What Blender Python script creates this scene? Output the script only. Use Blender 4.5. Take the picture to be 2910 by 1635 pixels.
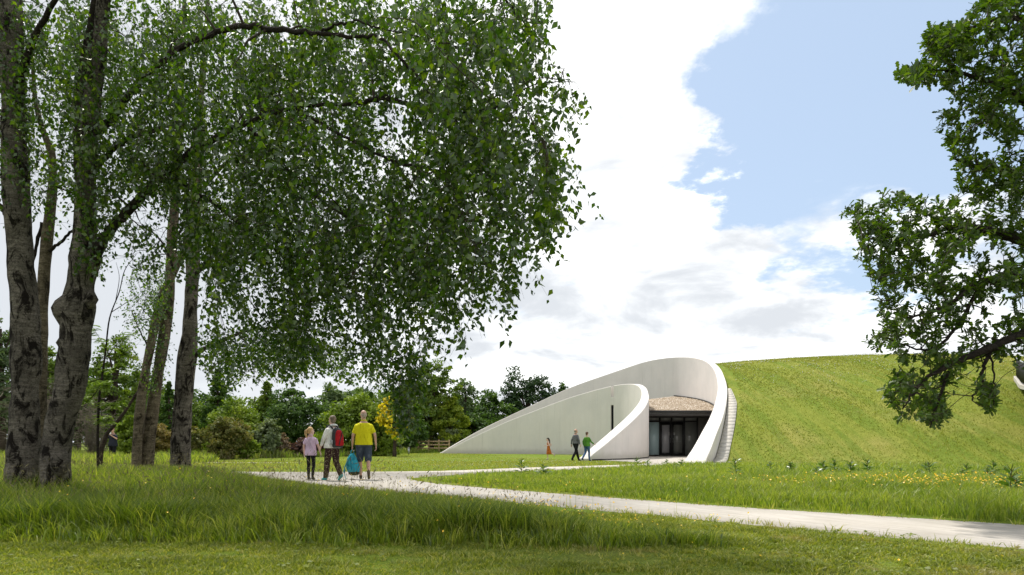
import bpy, math, random
import numpy as np
from mathutils import Vector, Matrix, noise as mnoise
from mathutils.geometry import tessellate_polygon

for _o in list(bpy.data.objects):
    bpy.data.objects.remove(_o)
SC = bpy.context.scene
COL = SC.collection
rng = np.random.default_rng(11)
random.seed(5)

# ------------------------------------------------------------------ camera
F, CX, HY, CAMH = 1940.0, 1455.0, 1258.0, 1.0      # focal length and horizon in photo pixels, eye height in metres
cam = bpy.data.objects.new('camera', bpy.data.cameras.new('camera'))
COL.objects.link(cam)
cam.location = (0, 0, CAMH)
cam.rotation_euler = (math.radians(90), 0, 0)
cam.data.sensor_width = 36
cam.data.lens = 36 * F / 2910
cam.data.shift_y = (HY - 817.5) / 2910
cam.data.clip_start = 0.05
cam.data.clip_end = 5000
SC.camera = cam

# ------------------------------------------------------------------ sky, sun, exposure
SUN_TO = Vector((-0.24, 0.42, 0.87)).normalized()
SKY_STRENGTH = 0.10
SUN_STRENGTH = 2.0
EXPOSURE = 1.35
elev = math.asin(SUN_TO.z)
azim = math.atan2(SUN_TO.x, SUN_TO.y)
W = bpy.data.worlds.new('World')
SC.world = W
W.use_nodes = True


def setup_world():
    t = W.node_tree
    t.nodes.clear()
    L = t.links.new

    def N(ty, **kw):
        n = t.nodes.new(ty)
        for k, v in kw.items():
            setattr(n, k, v)
        return n

    def M(op, a, b=None, c=None, clamp=False):
        n = N('ShaderNodeMath', operation=op, use_clamp=clamp)
        for i, v in enumerate((a, b, c)):
            if v is None:
                continue
            if isinstance(v, (int, float)):
                n.inputs[i].default_value = v
            else:
                L(v, n.inputs[i])
        return n.outputs[0]

    out = N('ShaderNodeOutputWorld')
    bg = N('ShaderNodeBackground')
    bg.inputs['Strength'].default_value = SKY_STRENGTH
    L(bg.outputs[0], out.inputs[0])
    sky = N('ShaderNodeTexSky', sky_type='NISHITA')
    sky.sun_disc = False
    sky.sun_elevation = elev
    sky.sun_rotation = azim
    sky.air_density = 1.0
    sky.dust_density = 1.2
    sky.ozone_density = 1.3
    tc = N('ShaderNodeTexCoord')
    sep = N('ShaderNodeSeparateXYZ')
    L(tc.outputs['Generated'], sep.inputs[0])
    zc = M('ADD', M('MAXIMUM', sep.outputs[2], 0.0), 0.22)
    cmb = N('ShaderNodeCombineXYZ')
    L(M('DIVIDE', sep.outputs[0], zc), cmb.inputs[0])
    L(M('DIVIDE', sep.outputs[1], zc), cmb.inputs[1])

    def noise(scale, detail, rough, off, dist=0.0):
        n = N('ShaderNodeTexNoise')
        mp = N('ShaderNodeMapping')
        mp.inputs['Location'].default_value = off
        L(cmb.outputs[0], mp.inputs[0])
        L(mp.outputs[0], n.inputs['Vector'])
        n.inputs['Scale'].default_value = scale
        n.inputs['Detail'].default_value = detail
        n.inputs['Roughness'].default_value = rough
        n.inputs['Distortion'].default_value = dist
        return n.outputs['Fac']
    n1 = noise(1.5, 9, 0.55, (3.1, 1.7, 0), 0.25)
    n2 = noise(3.6, 8, 0.60, (7.7, 4.2, 0), 0.3)
    n3 = noise(0.9, 4, 0.5, (1.2, 9.4, 0))
    cov = M('ADD', M('MULTIPLY', n1, 1.15), M('MULTIPLY', n2, 0.75))
    cov = M('ADD', cov, M('MULTIPLY', n3, 0.15))           # mean near 1.02
    wn = N('ShaderNodeTexNoise')
    L(cmb.outputs[0], wn.inputs['Vector'])
    wn.inputs['Scale'].default_value = 2.6
    wn.inputs['Detail'].default_value = 7
    wn.inputs['Roughness'].default_value = 0.6
    wv = N('ShaderNodeVectorMath', operation='SUBTRACT')
    L(wn.outputs['Color'], wv.inputs[0])
    wv.inputs[1].default_value = (0.5, 0.5, 0.5)
    ws = N('ShaderNodeVectorMath', operation='SCALE')
    L(wv.outputs[0], ws.inputs[0])
    ws.inputs['Scale'].default_value = 0.55
    wa = N('ShaderNodeVectorMath', operation='ADD')
    L(tc.outputs['Generated'], wa.inputs[0])
    L(ws.outputs[0], wa.inputs[1])
    wd = N('ShaderNodeVectorMath', operation='NORMALIZE')
    L(wa.outputs[0], wd.inputs[0])
    # openings in the cloud: (photo x, y of the direction, radius in degrees, depth)
    for px, py, rad, depth in ((2640, 280, 21, 0.52), (2150, 290, 9, 0.30), (2330, 520, 11, 0.30), (1620, 745, 5.5, 0.30),
                               (1780, 735, 4.5, 0.2), (2350, 690, 6, 0.12), 
                               (2170, 60, 6, -0.42), (2480, 780, 11, -0.46), (2330, 130, 4, -0.1), (1700, 350, 13, -0.32), (2000, 640, 8, -0.22),
                               (1900, 900, 10, -0.22), (2350, 905, 6, -0.2), (2750, 900, 9, -0.1),
                               (300, 700, 26, -0.25), (1150, 400, 26, -0.25)):
        v = Vector(((px - CX) / F, 1.0, (HY - py) / F)).normalized()
        dn = N('ShaderNodeVectorMath', operation='DOT_PRODUCT')
        L(wd.outputs[0], dn.inputs[0])
        dn.inputs[1].default_value = v
        mr = N('ShaderNodeMapRange', interpolation_type='SMOOTHSTEP')
        mr.inputs['From Min'].default_value = math.cos(math.radians(rad))
        mr.inputs['From Max'].default_value = math.cos(math.radians(rad * 0.25))
        mr.inputs['To Min'].default_value = 0
        mr.inputs['To Max'].default_value = depth
        L(dn.outputs['Value'], mr.inputs['Value'])
        cov = M('SUBTRACT', cov, mr.outputs[0])
    low = N('ShaderNodeMapRange')                            # more cloud seen edge-on towards the horizon
    low.inputs['From Min'].default_value = 0.02
    low.inputs['From Max'].default_value = 0.30
    low.inputs['To Min'].default_value = 0.16
    low.inputs['To Max'].default_value = 0.0
    L(sep.outputs[2], low.inputs['Value'])
    cov = M('ADD', cov, low.outputs[0])
    msk = N('ShaderNodeMapRange', interpolation_type='SMOOTHSTEP')
    msk.inputs['From Min'].default_value = 0.60
    msk.inputs['From Max'].default_value = 1.10
    L(cov, msk.inputs['Value'])
    # cloud brightness: denser parts a little greyer below
    g = noise(2.3, 8, 0.58, (5.0, 2.2, 0), 0.3)
    gr = N('ShaderNodeMapRange', interpolation_type='SMOOTHSTEP')
    gr.inputs['From Min'].default_value = 0.32
    gr.inputs['From Max'].default_value = 0.66
    L(g, gr.inputs['Value'])
    ccol = N('ShaderNodeMix', data_type='RGBA')
    ccol.inputs['A'].default_value = (6.2, 6.25, 6.2, 1)
    ccol.inputs['B'].default_value = (3.05, 3.2, 3.4, 1)
    gv = Vector(((60 - CX) / F, 1.0, (HY - 700) / F)).normalized()
    gd = N('ShaderNodeVectorMath', operation='DOT_PRODUCT')
    L(wd.outputs[0], gd.inputs[0])
    gd.inputs[1].default_value = gv
    gm = N('ShaderNodeMapRange', interpolation_type='SMOOTHSTEP')
    gm.inputs['From Min'].default_value = math.cos(math.radians(36))
    gm.inputs['From Max'].default_value = math.cos(math.radians(6))
    L(gd.outputs['Value'], gm.inputs['Value'])
    L(M('MAXIMUM', gr.outputs[0], gm.outputs[0]), ccol.inputs['Factor'])
    # thin veil over the blue
    veil = N('ShaderNodeMix', data_type='RGBA')
    veil.inputs['Factor'].default_value = 0.78
    L(sky.outputs[0], veil.inputs['A'])
    veil.inputs['B'].default_value = (2.1, 2.6, 3.25, 1)
    mix = N('ShaderNodeMix', data_type='RGBA')
    L(msk.outputs[0], mix.inputs['Factor'])
    L(veil.outputs['Result'], mix.inputs['A'])
    L(ccol.outputs['Result'], mix.inputs['B'])
    L(mix.outputs['Result'], bg.inputs['Color'])


setup_world()
sl = bpy.data.lights.new('sun', 'SUN')
sl.energy = SUN_STRENGTH
sl.angle = math.radians(4.5)
sl.color = (1.0, 0.955, 0.88)
sun = bpy.data.objects.new('sun', sl)
COL.objects.link(sun)
sun.rotation_euler = SUN_TO.to_track_quat('Z', 'Y').to_euler()
sun.location = (-20, 30, 60)
vs = SC.view_settings
vs.view_transform = 'Standard'
vs.look = 'None'
vs.gamma = 1
vs.exposure = EXPOSURE
vs.use_curve_mapping = False
SC.cycles.max_bounces = 8
SC.cycles.diffuse_bounces = 3
SC.cycles.transmission_bounces = 5
SC.cycles.transparent_max_bounces = 6

# ------------------------------------------------------------------ helpers
DS = 1.1297                    # one step of the 2576-wide view of the photo in photo pixels


def P(sx, sy, d):              # a direction of the photo at depth d -> world
    return np.array([(sx - CX) / F * d, d, CAMH - (sy - HY) / F * d])


def PD(x, y, d):
    return P(x * DS, y * DS, d)


def G(sx, d):                  # ground point
    return np.array([(sx - CX) / F * d, d, 0.0])


class MB:
    """collects vertices and faces for ONE mesh object"""

    def __init__(s):
        s.v, s.f3, s.f4, s.r, s.n = [], [], [], [], 0

    def add(s, v, tris=None, quads=None, rnd=0.5):
        v = np.asarray(v, dtype=np.float64).reshape(-1, 3)
        s.v.append(v)
        s.r.append(np.broadcast_to(np.asarray(rnd, dtype=np.float64), (len(v),)))
        if tris is not None and len(tris):
            s.f3.append(np.asarray(tris, dtype=np.int64).reshape(-1, 3) + s.n)
        if quads is not None and len(quads):
            s.f4.append(np.asarray(quads, dtype=np.int64).reshape(-1, 4) + s.n)
        s.n += len(v)

    def mesh(s, name, smooth=False):
        V = np.concatenate(s.v)
        R = np.concatenate(s.r)
        f3 = np.concatenate(s.f3) if s.f3 else np.zeros((0, 3), np.int64)
        f4 = np.concatenate(s.f4) if s.f4 else np.zeros((0, 4), np.int64)
        me = bpy.data.meshes.new(name)
        me.vertices.add(len(V))
        me.vertices.foreach_set('co', V.astype(np.float32).ravel())
        loops = np.concatenate([f3.ravel(), f4.ravel()]).astype(np.int32)
        me.loops.add(len(loops))
        me.loops.foreach_set('vertex_index', loops)
        nf = len(f3) + len(f4)
        me.polygons.add(nf)
        st = np.concatenate([np.arange(len(f3)) * 3, len(f3) * 3 + np.arange(len(f4)) * 4]).astype(np.int32)
        me.polygons.foreach_set('loop_start', st)
        if smooth:
            me.polygons.foreach_set('use_smooth', np.ones(nf, dtype=bool))
        a = me.attributes.new('rnd', 'FLOAT', 'POINT')
        a.data.foreach_set('value', R.astype(np.float32))
        me.update(calc_edges=True)
        return me

    def build(s, name, mat, parent=None, smooth=False, kind=None, label=None):
        o = bpy.data.objects.new(name, s.mesh(name, smooth))
        COL.objects.link(o)
        o.data.materials.append(mat)
        if parent is not None:
            o.parent = parent
        if kind:
            o['kind'] = kind
        if label:
            o['label'] = label
        return o


def tag(o, label=None, cat=None, group=None, kind=None):
    if label:
        o['label'] = label
    if cat:
        o['category'] = cat
    if group:
        o['group'] = group
    if kind:
        o['kind'] = kind
    return o


def empty(name, loc, label, cat, group=None, rz=0):
    o = bpy.data.objects.new(name, None)
    COL.objects.link(o)
    o.location = loc
    o.rotation_euler = (0, 0, rz)
    o.empty_display_size = 0.2
    return tag(o, label, cat, group)


def copy_tree(o, parent=None):
    c = o.copy()
    COL.objects.link(c)
    c.parent = parent
    for ch in list(o.children):
        copy_tree(ch, c)
    return c


def catmull(pts, per):
    p = np.asarray(pts, float)
    p = np.vstack([2 * p[0] - p[1], p, 2 * p[-1] - p[-2]])
    out = []
    for i in range(1, len(p) - 2):
        t = np.linspace(0, 1, per, endpoint=False)[:, None]
        a, b, c, d = p[i - 1], p[i], p[i + 1], p[i + 2]
        out.append(0.5 * (2 * b + (c - a) * t + (2 * a - 5 * b + 4 * c - d) * t ** 2 + (3 * b - a - 3 * c + d) * t ** 3))
    out.append(p[-2][None])
    return np.concatenate(out)


def tube(mb, pts, rad, sides=8, rnd=0.5, wob=0.0, cap=True, wscale=3.0):
    """a tube through pts with a radius per point"""
    pts = np.asarray(pts, float)
    rad = np.broadcast_to(np.asarray(rad, float), (len(pts),))
    tan = np.gradient(pts, axis=0)
    tan /= np.linalg.norm(tan, axis=1)[:, None] + 1e-9
    ref = np.array([0.31, 0.9, 0.17]) if abs(tan[:, 2]).mean() > .6 else np.array([0.05, .1, 1.])
    u = np.cross(tan, ref)
    u /= np.linalg.norm(u, axis=1)[:, None] + 1e-9
    w = np.cross(tan, u)
    a = np.linspace(0, 2 * np.pi, sides, endpoint=False)
    ring = pts[:, None, :] + rad[:, None, None] * (np.cos(a)[None, :, None] * u[:, None, :] + np.sin(a)[None, :, None] * w[:, None, :])
    if wob:
        for i in range(len(pts)):
            for j in range(sides):
                q = ring[i, j]
                k = mnoise.noise(Vector((q[0] * wscale, q[1] * wscale, q[2] * wscale * .55))) + .5 * mnoise.noise(Vector((q[0] * wscale * 2.7, q[1] * wscale * 2.7, q[2] * wscale * 1.6)))
                ring[i, j] = pts[i] + (q - pts[i]) * (1 + wob * k)
    n = len(pts)
    v = ring.reshape(-1, 3)
    i, j = np.meshgrid(np.arange(n - 1), np.arange(sides), indexing='ij')
    a0 = i * sides + j
    b0 = i * sides + (j + 1) % sides
    q = np.stack([a0, b0, b0 + sides, a0 + sides], -1).reshape(-1, 4)
    tr = []
    if cap:
        v = np.vstack([v, pts[0], pts[-1]])
        for k in range(sides):
            tr.append((n * sides, (k + 1) % sides, k))
            tr.append((n * sides + 1, (n - 1) * sides + k, (n - 1) * sides + (k + 1) % sides))
    mb.add(v, tr, q, rnd)


def box(mb, c, s, rot=0.0, rnd=0.5, bev=0.0):
    """a box, edges chamfered by bev"""
    sx, sy, sz = [k / 2 for k in s]
    if bev <= 0:
        v = np.array([(x, y, z) for z in (-sz, sz) for y in (-sy, sy) for x in (-sx, sx)])
        q = [(0, 2, 3, 1), (4, 5, 7, 6), (0, 1, 5, 4), (2, 6, 7, 3), (0, 4, 6, 2), (1, 3, 7, 5)]
    else:
        b = bev
        prof = [(-sx + b, -sy), (sx - b, -sy), (sx, -sy + b), (sx, sy - b), (sx - b, sy), (-sx + b, sy), (-sx, sy - b), (-sx, -sy + b)]
        v, q = [], []
        for z, k in ((-sz, b), (-sz + b, 0), (sz - b, 0), (sz, b)):
            fx, fy = (sx - k) / sx, (sy - k) / sy
            v += [(x * fx, y * fy, z) for x, y in prof]
        for l in range(3):
            for k in range(8):
                q.append((l * 8 + k, l * 8 + (k + 1) % 8, l * 8 + 8 + (k + 1) % 8, l * 8 + 8 + k))
        for base, rev in ((0, True), (24, False)):
            for a in ((0, 1, 2, 7), (7, 2, 3, 6), (6, 3, 4, 5)):
                f = [base + k for k in a]
                q.append(tuple(f[::-1] if rev else f))
        v = np.array(v)
    cr, sr = math.cos(rot), math.sin(rot)
    v = np.stack([v[:, 0] * cr - v[:, 1] * sr, v[:, 0] * sr + v[:, 1] * cr, v[:, 2]], -1) + np.asarray(c)
    mb.add(v, None, q, rnd)


def inpoly(x, y, poly):
    p = np.asarray(poly, float)
    r = np.zeros(np.shape(x), bool)
    j = len(p) - 1
    for i in range(len(p)):
        xi, yi, xj, yj = p[i, 0], p[i, 1], p[j, 0], p[j, 1]
        r ^= ((yi > y) != (yj > y)) & (x < (xj - xi) * (y - yi) / (yj - yi + 1e-12) + xi)
        j = i
    return r


def sample_poly(poly, n, dens=None):
    p = np.asarray(poly, float)
    lo, hi = p.min(0), p.max(0)
    out = np.zeros((0, 2))
    for _ in range(60):
        q = rng.uniform(lo, hi, (n * 3, 2))
        k = inpoly(q[:, 0], q[:, 1], p)
        if dens is not None:
            k &= rng.random(len(q)) < dens(q[:, 0], q[:, 1])
        out = np.vstack([out, q[k]])
        if len(out) >= n:
            break
    return out[:n]


def unit(v):
    return v / (np.linalg.norm(v, axis=-1, keepdims=True) + 1e-9)


def leaves(mb, pos, axis, nrm, size, tmpl, tris, rnd):
    """leaf copies in one mesh: tmpl is (k,3) in (across, along, up)"""
    axis = unit(axis)
    side = unit(np.cross(axis, nrm))
    up = np.cross(side, axis)
    t = np.asarray(tmpl, float)
    v = pos[:, None, :] + size[:, None, None] * (t[None, :, 0:1] * side[:, None, :] + t[None, :, 1:2] * axis[:, None, :] + t[None, :, 2:3] * up[:, None, :])
    n, k = len(pos), len(t)
    f = (np.arange(n)[:, None, None] * k + np.asarray(tris)[None]).reshape(-1, 3)
    mb.add(v.reshape(-1, 3), f, None, np.repeat(rnd, k))


BIRCH_T = [(0, -.12, 0), (-.36, .30, .10), (0, .34, 0), (.36, .30, .10), (0, 1.0, -.06)]
BIRCH_F = [(0, 2, 1), (0, 3, 2), (1, 2, 4), (2, 3, 4)]
OAK_T = [(0, -.08, 0), (-.13, .20, .03), (-.10, .30, .03), (-.25, .50, .06), (-.15, .60, .04), (-.24, .80, .05), (0, 1.0, -.03),
         (.24, .80, .05), (.15, .60, .04), (.25, .50, .06), (.10, .30, .03), (.13, .20, .03), (0, .5, 0)]
OAK_F = [(12, i + 1, i) for i in range(0, 11)] + [(12, 0, 11)]
CARD_T = [(0, -.5, 0), (-.42, 0, .08), (0, .5, 0), (.42, 0, .08)]
CARD_F = [(0, 2, 1), (0, 3, 2)]


def blades(mb, xy, z0, h, w, lean=0.35, rnd=None, yaw=None, la=None):
    """grass blades: five vertices each, bent"""
    n = len(xy)
    h = np.broadcast_to(np.asarray(h, float), (n,))
    w = np.broadcast_to(np.asarray(w, float), (n,))
    yaw = rng.uniform(0, 2 * np.pi, n) if yaw is None else yaw
    ln = rng.uniform(0.15, 1, n) * lean * h
    la = rng.uniform(0, 2 * np.pi, n) if la is None else la
    base = np.stack([xy[:, 0], xy[:, 1], np.broadcast_to(z0, (n,)) - .01], -1)
    s = np.stack([np.cos(yaw), np.sin(yaw), np.zeros(n)], -1) * w[:, None] / 2
    ld = np.stack([np.cos(la), np.sin(la), np.zeros(n)], -1) * ln[:, None]
    mid = base + ld * .35 + np.stack([0 * h, 0 * h, h * .6], -1)
    tip = base + ld + np.stack([0 * h, 0 * h, h * (1 - .12 * lean)], -1)
    v = np.stack([base - s, base + s, mid + s * .75, mid - s * .75, tip], 1)
    i = np.arange(n)[:, None] * 5
    rnd = rng.random(n) if rnd is None else rnd
    mb.add(v.reshape(-1, 3), i + np.array([3, 2, 4]), i + np.array([0, 1, 2, 3]), np.repeat(rnd, 5))


def tufts(mb, c, z0, per, rad, h, w, lean, tone, tvar=.16):
    """tufts of blades: centres c, each with `per` blades leaning outwards"""
    n = len(c)
    h = np.broadcast_to(np.asarray(h, float), (n,))
    w = np.broadcast_to(np.asarray(w, float), (n,))
    z0 = np.broadcast_to(np.asarray(z0, float), (n,))
    rad = np.broadcast_to(np.asarray(rad, float), (n,))
    tone = np.broadcast_to(np.asarray(tone, float), (n,))
    rep = np.repeat(np.arange(n), per)
    a = rng.uniform(0, 2 * np.pi, n * per)
    r = rng.random(n * per) ** .6 * rad[rep]
    xy = c[rep] + np.column_stack([np.cos(a), np.sin(a)]) * r[:, None]
    hh = h[rep] * rng.uniform(.45, 1.15, n * per)
    blades(mb, xy, z0[rep], hh, w[rep] * rng.uniform(.6, 1.35, n * per), lean, np.clip(tone[rep] + rng.normal(0, tvar, n * per), 0, 1), la=a + rng.normal(0, .5, n * per))


# ------------------------------------------------------------------ materials
class Nt:
    def __init__(s, name):
        s.m = bpy.data.materials.new(name)
        s.m.use_nodes = True
        s.t = s.m.node_tree
        s.t.nodes.clear()
        s.out = s.t.nodes.new('ShaderNodeOutputMaterial')

    def n(s, ty, **kw):
        x = s.t.nodes.new(ty)
        for k, v in kw.items():
            if k.startswith('i_'):
                continue
            setattr(x, k, v)
        return x

    def l(s, a, b):
        s.t.links.new(a, b)

    def coord(s, scale=(1, 1, 1), kind='Object'):
        c = s.n('ShaderNodeTexCoord')
        mp = s.n('ShaderNodeMapping')
        mp.inputs['Scale'].default_value = scale
        s.l(c.outputs[kind], mp.inputs[0])
        return mp.outputs[0]

    def world(s, scale=(1, 1, 1)):
        g = s.n('ShaderNodeNewGeometry')
        mp = s.n('ShaderNodeMapping')
        mp.inputs['Scale'].default_value = scale
        s.l(g.outputs['Position'], mp.inputs[0])
        return mp.outputs[0]

    def noise(s, vec, scale, detail=4, rough=.55, dist=0):
        x = s.n('ShaderNodeTexNoise')
        s.l(vec, x.inputs['Vector'])
        x.inputs['Scale'].default_value = scale
        x.inputs['Detail'].default_value = detail
        x.inputs['Roughness'].default_value = rough
        x.inputs['Distortion'].default_value = dist
        return x.outputs['Fac']

    def ramp(s, fac, stops, interp='LINEAR'):
        x = s.n('ShaderNodeValToRGB')
        x.color_ramp.interpolation = interp
        e = x.color_ramp.elements
        while len(e) < len(stops):
            e.new(.5)
        for k, (p, c) in enumerate(stops):
            e[k].position = p
            e[k].color = (*c, 1) if len(c) == 3 else c
        s.l(fac, x.inputs[0])
        return x.outputs[0]

    def rng(s, fac, a, b, c=0, d=1):
        x = s.n('ShaderNodeMapRange', interpolation_type='SMOOTHSTEP')
        for k, v in zip(('From Min', 'From Max', 'To Min', 'To Max'), (a, b, c, d)):
            x.inputs[k].default_value = v
        s.l(fac, x.inputs['Value'])
        return x.outputs[0]

    def mix(s, fac, a, b, blend='MIX'):
        x = s.n('ShaderNodeMix', data_type='RGBA', blend_type=blend)
        for k, v in (('Factor', fac), ('A', a), ('B', b)):
            if isinstance(v, (int, float)):
                x.inputs[k].default_value = v
            elif isinstance(v, tuple):
                x.inputs[k].default_value = (*v, 1)
            else:
                s.l(v, x.inputs[k])
        return x.outputs['Result']

    def math(s, op, a, b):
        x = s.n('ShaderNodeMath', operation=op)
        for i, v in enumerate((a, b)):
            if isinstance(v, (int, float)):
                x.inputs[i].default_value = v
            else:
                s.l(v, x.inputs[i])
        return x.outputs[0]

    def attr(s, name='rnd'):
        return s.n('ShaderNodeAttribute', attribute_name=name).outputs['Fac']

    def bump(s, h, strength=.3, dist=.02):
        b = s.n('ShaderNodeBump')
        b.inputs['Strength'].default_value = strength
        b.inputs['Distance'].default_value = dist
        s.l(h, b.inputs['Height'])
        return b.outputs[0]

    def principled(s, col, rough=.6, normal=None, spec=.3, metal=0, **kw):
        p = s.n('ShaderNodeBsdfPrincipled')
        if isinstance(col, tuple):
            p.inputs['Base Color'].default_value = (*col, 1)
        else:
            s.l(col, p.inputs['Base Color'])
        if isinstance(rough, (int, float)):
            p.inputs['Roughness'].default_value = rough
        else:
            s.l(rough, p.inputs['Roughness'])
        p.inputs['Specular IOR Level'].default_value = spec
        p.inputs['Metallic'].default_value = metal
        for k, v in kw.items():
            p.inputs[k].default_value = v
        if normal is not None:
            s.l(normal, p.inputs['Normal'])
        s.l(p.outputs[0], s.out.inputs[0])
        return s.m


def plain(name, col, rough=.6, spec=.3, metal=0, var=.18, scale=14, bump=.12):
    n = Nt(name)
    v = n.coord()
    f = n.noise(v, scale, 5)
    c = n.mix(n.rng(f, .3, .7), tuple(k * (1 - var) for k in col), tuple(min(1, k * (1 + var)) for k in col))
    return n.principled(c, rough, n.bump(n.noise(v, scale * 4, 4), bump, .01), spec, metal)


def leafmat(name, stops, trans=.4, tint=(1.25, 1.35, .5), gloss=.05, rough=.38, patch=None):
    """foliage: each leaf its own tone, light passes through it"""
    n = Nt(name)
    c = n.ramp(n.attr(), stops)
    if patch:
        col, scale, lo, hi = patch
        c = n.mix(n.rng(n.noise(n.world(), scale, 4), lo, hi), c, col)
    d = n.n('ShaderNodeBsdfDiffuse')
    n.l(c, d.inputs[0])
    t = n.n('ShaderNodeBsdfTranslucent')
    n.l(n.mix(1.0, c, tint, 'MULTIPLY'), t.inputs[0])
    g = n.n('ShaderNodeBsdfGlossy')
    g.inputs['Roughness'].default_value = rough
    g.inputs[0].default_value = (.9, .92, .85, 1)
    m1 = n.n('ShaderNodeMixShader')
    m1.inputs[0].default_value = trans
    n.l(d.outputs[0], m1.inputs[1])
    n.l(t.outputs[0], m1.inputs[2])
    m2 = n.n('ShaderNodeMixShader')
    m2.inputs[0].default_value = gloss
    n.l(m1.outputs[0], m2.inputs[1])
    n.l(g.outputs[0], m2.inputs[2])
    n.l(m2.outputs[0], n.out.inputs[0])
    return n.m


def ramp3(a, b, c):
    return [(0.0, a), (0.5, b), (1.0, c)]


M_LAWN_BLADE = leafmat('lawn_blades', ramp3((.11, .15, .016), (.225, .265, .034), (.40, .38, .11)), .45, (1.35, 1.35, .5), .03, .5,
                       ((.30, .26, .11), .9, .54, .72))
M_TALL_BLADE = leafmat('meadow_blades', ramp3((.06, .105, .008), (.185, .25, .02), (.42, .42, .09)), .5, (1.3, 1.4, .45), .04, .4)
M_MOUND_BLADE = leafmat('mound_blades', ramp3((.185, .22, .034), (.245, .27, .046), (.32, .32, .085)), .35, (1.2, 1.25, .5), .02, .5,
                        ((.33, .28, .08), .16, .56, .80))
M_SEED = leafmat('seed_heads', ramp3((.13, .11, .06), (.21, .18, .10), (.32, .28, .16)), .3, (1.1, 1.1, .8), .02, .5)
M_YELLOW = leafmat('buttercup_petals', ramp3((.75, .42, .01), (.8, .5, .015), (.85, .6, .03)), .25, (1, 1, .6), .05, .3)
M_WHITE_FL = leafmat('clover_heads', ramp3((.6, .6, .55), (.7, .7, .66), (.8, .8, .78)), .2, (1, 1, 1), .02, .5)


def ground_mat(name, a, b, dry, dryamt, stripes=False, lo=(.55, .58, .5), hi=(1.35, 1.3, 1.3)):
    n = Nt(name)
    w = n.world()
    f = n.noise(w, 3.0, 8, .65)
    c = n.mix(n.rng(f, .3, .7), a, b)
    big = n.noise(w, .22, 5, .6)
    c = n.mix(n.rng(big, .45, .72, 0, dryamt), c, dry)
    fine = n.noise(w, 38, 5, .7)
    c = n.mix(n.rng(fine, .35, .65), n.mix(1.0, c, lo, 'MULTIPLY'), n.mix(1.0, c, hi, 'MULTIPLY'))
    if stripes:      # mowing lines running up the slope
        st = n.noise(n.world((1.6, .10, .10)), 1.1, 3, .5)
        c = n.mix(n.rng(st, .42, .62), c, n.mix(1.0, c, (.72, .86, .7), 'MULTIPLY'))
    return n.principled(c, .95, n.bump(n.math('ADD', fine, n.noise(w, 9, 5)), .8, .05), .1)


M_GROUND = ground_mat('lawn_soil', (.10, .16, .014), (.165, .225, .022), (.24, .22, .07), .6)
M_THATCH = ground_mat('meadow_thatch', (.030, .045, .010), (.05, .07, .014), (.07, .065, .03), .5)
M_MOUND = ground_mat('mound_turf', (.16, .19, .026), (.215, .24, .04), (.30, .26, .08), .6, True, (.82, .84, .8), (1.16, 1.14, 1.12))


def concrete_mat():
    n = Nt('pale_concrete')
    c0 = n.coord((1, 1, 1))
    st = n.noise(n.coord((1.6, 1.6, .22)), 1.3, 8, .66)
    cl = n.noise(c0, .55, 6, .6)
    fi = n.noise(c0, 26, 6, .7)
    c = n.mix(n.rng(st, .25, .78), (.66, .615, .575), (.70, .66, .625))
    c = n.mix(n.rng(cl, .35, .7, 0, .5), c, (.56, .54, .515))
    c = n.mix(n.rng(fi, .35, .7, 0, .2), c, (.52, .50, .47))
    vo = n.n('ShaderNodeTexVoronoi')
    n.l(c0, vo.inputs['Vector'])
    vo.inputs['Scale'].default_value = 1.1
    spot = n.rng(vo.outputs['Distance'], .035, .02)
    c = n.mix(n.math('MULTIPLY', spot, .35), c, (.3, .28, .26))
    ru = n.noise(n.coord((3.2, 3.2, .10)), 2.3, 6, .7)
    c = n.mix(n.rng(ru, .55, .74, 0, .4), c, (.44, .42, .39))
    g = n.n('ShaderNodeNewGeometry')
    sp = n.n('ShaderNodeSeparateXYZ')
    n.l(g.outputs['Position'], sp.inputs[0])
    foot = n.math('ADD', sp.outputs[2], n.math('MULTIPLY', n.noise(c0, 2.0, 5), -.5))
    c = n.mix(n.rng(foot, .35, -.15, 0, .5), c, (.36, .34, .28))
    return n.principled(c, .8, n.bump(n.math('ADD', fi, n.math('MULTIPLY', st, .6)), .12, .02), .2)


def path_mat():
    n = Nt('brushed_concrete')
    w = n.world()
    rot = n.n('ShaderNodeMapping')
    rot.inputs['Rotation'].default_value = (0, 0, math.radians(-41))
    n.l(w, rot.inputs[0])
    sc = n.n('ShaderNodeMapping')
    sc.inputs['Scale'].default_value = (1, .05, 1)
    sc2 = n.n('ShaderNodeMapping')
    sc2.inputs['Rotation'].default_value = (0, 0, math.radians(8))
    n.l(rot.outputs[0], sc2.inputs[0])
    n.l(sc2.outputs[0], sc.inputs[0])
    br = n.noise(sc.outputs[0], 17, 4, .7)
    bl = n.noise(w, .8, 6, .6)
    fi = n.noise(w, 60, 4, .7)
    c = n.mix(n.rng(bl, .3, .7), (.42, .385, .335), (.50, .465, .42))
    c = n.mix(n.rng(br, .46, .60, 0, .6), c, (.32, .29, .25))
    c = n.mix(n.rng(fi, .4, .7, 0, .3), c, (.36, .335, .30))
    st = n.noise(w, 2.4, 7, .7, .5)
    c = n.mix(n.rng(st, .54, .72, 0, .35), c, (.30, .265, .215))
    vo = n.n('ShaderNodeTexVoronoi')
    n.l(w, vo.inputs['Vector'])
    vo.inputs['Scale'].default_value = 3.1
    c = n.mix(n.rng(vo.outputs['Distance'], .07, .03, 0, .5), c, (.22, .19, .15))
    return n.principled(c, .9, n.bump(n.math('ADD', br, n.math('MULTIPLY', fi, .4)), .5, .012), .15)


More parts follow.
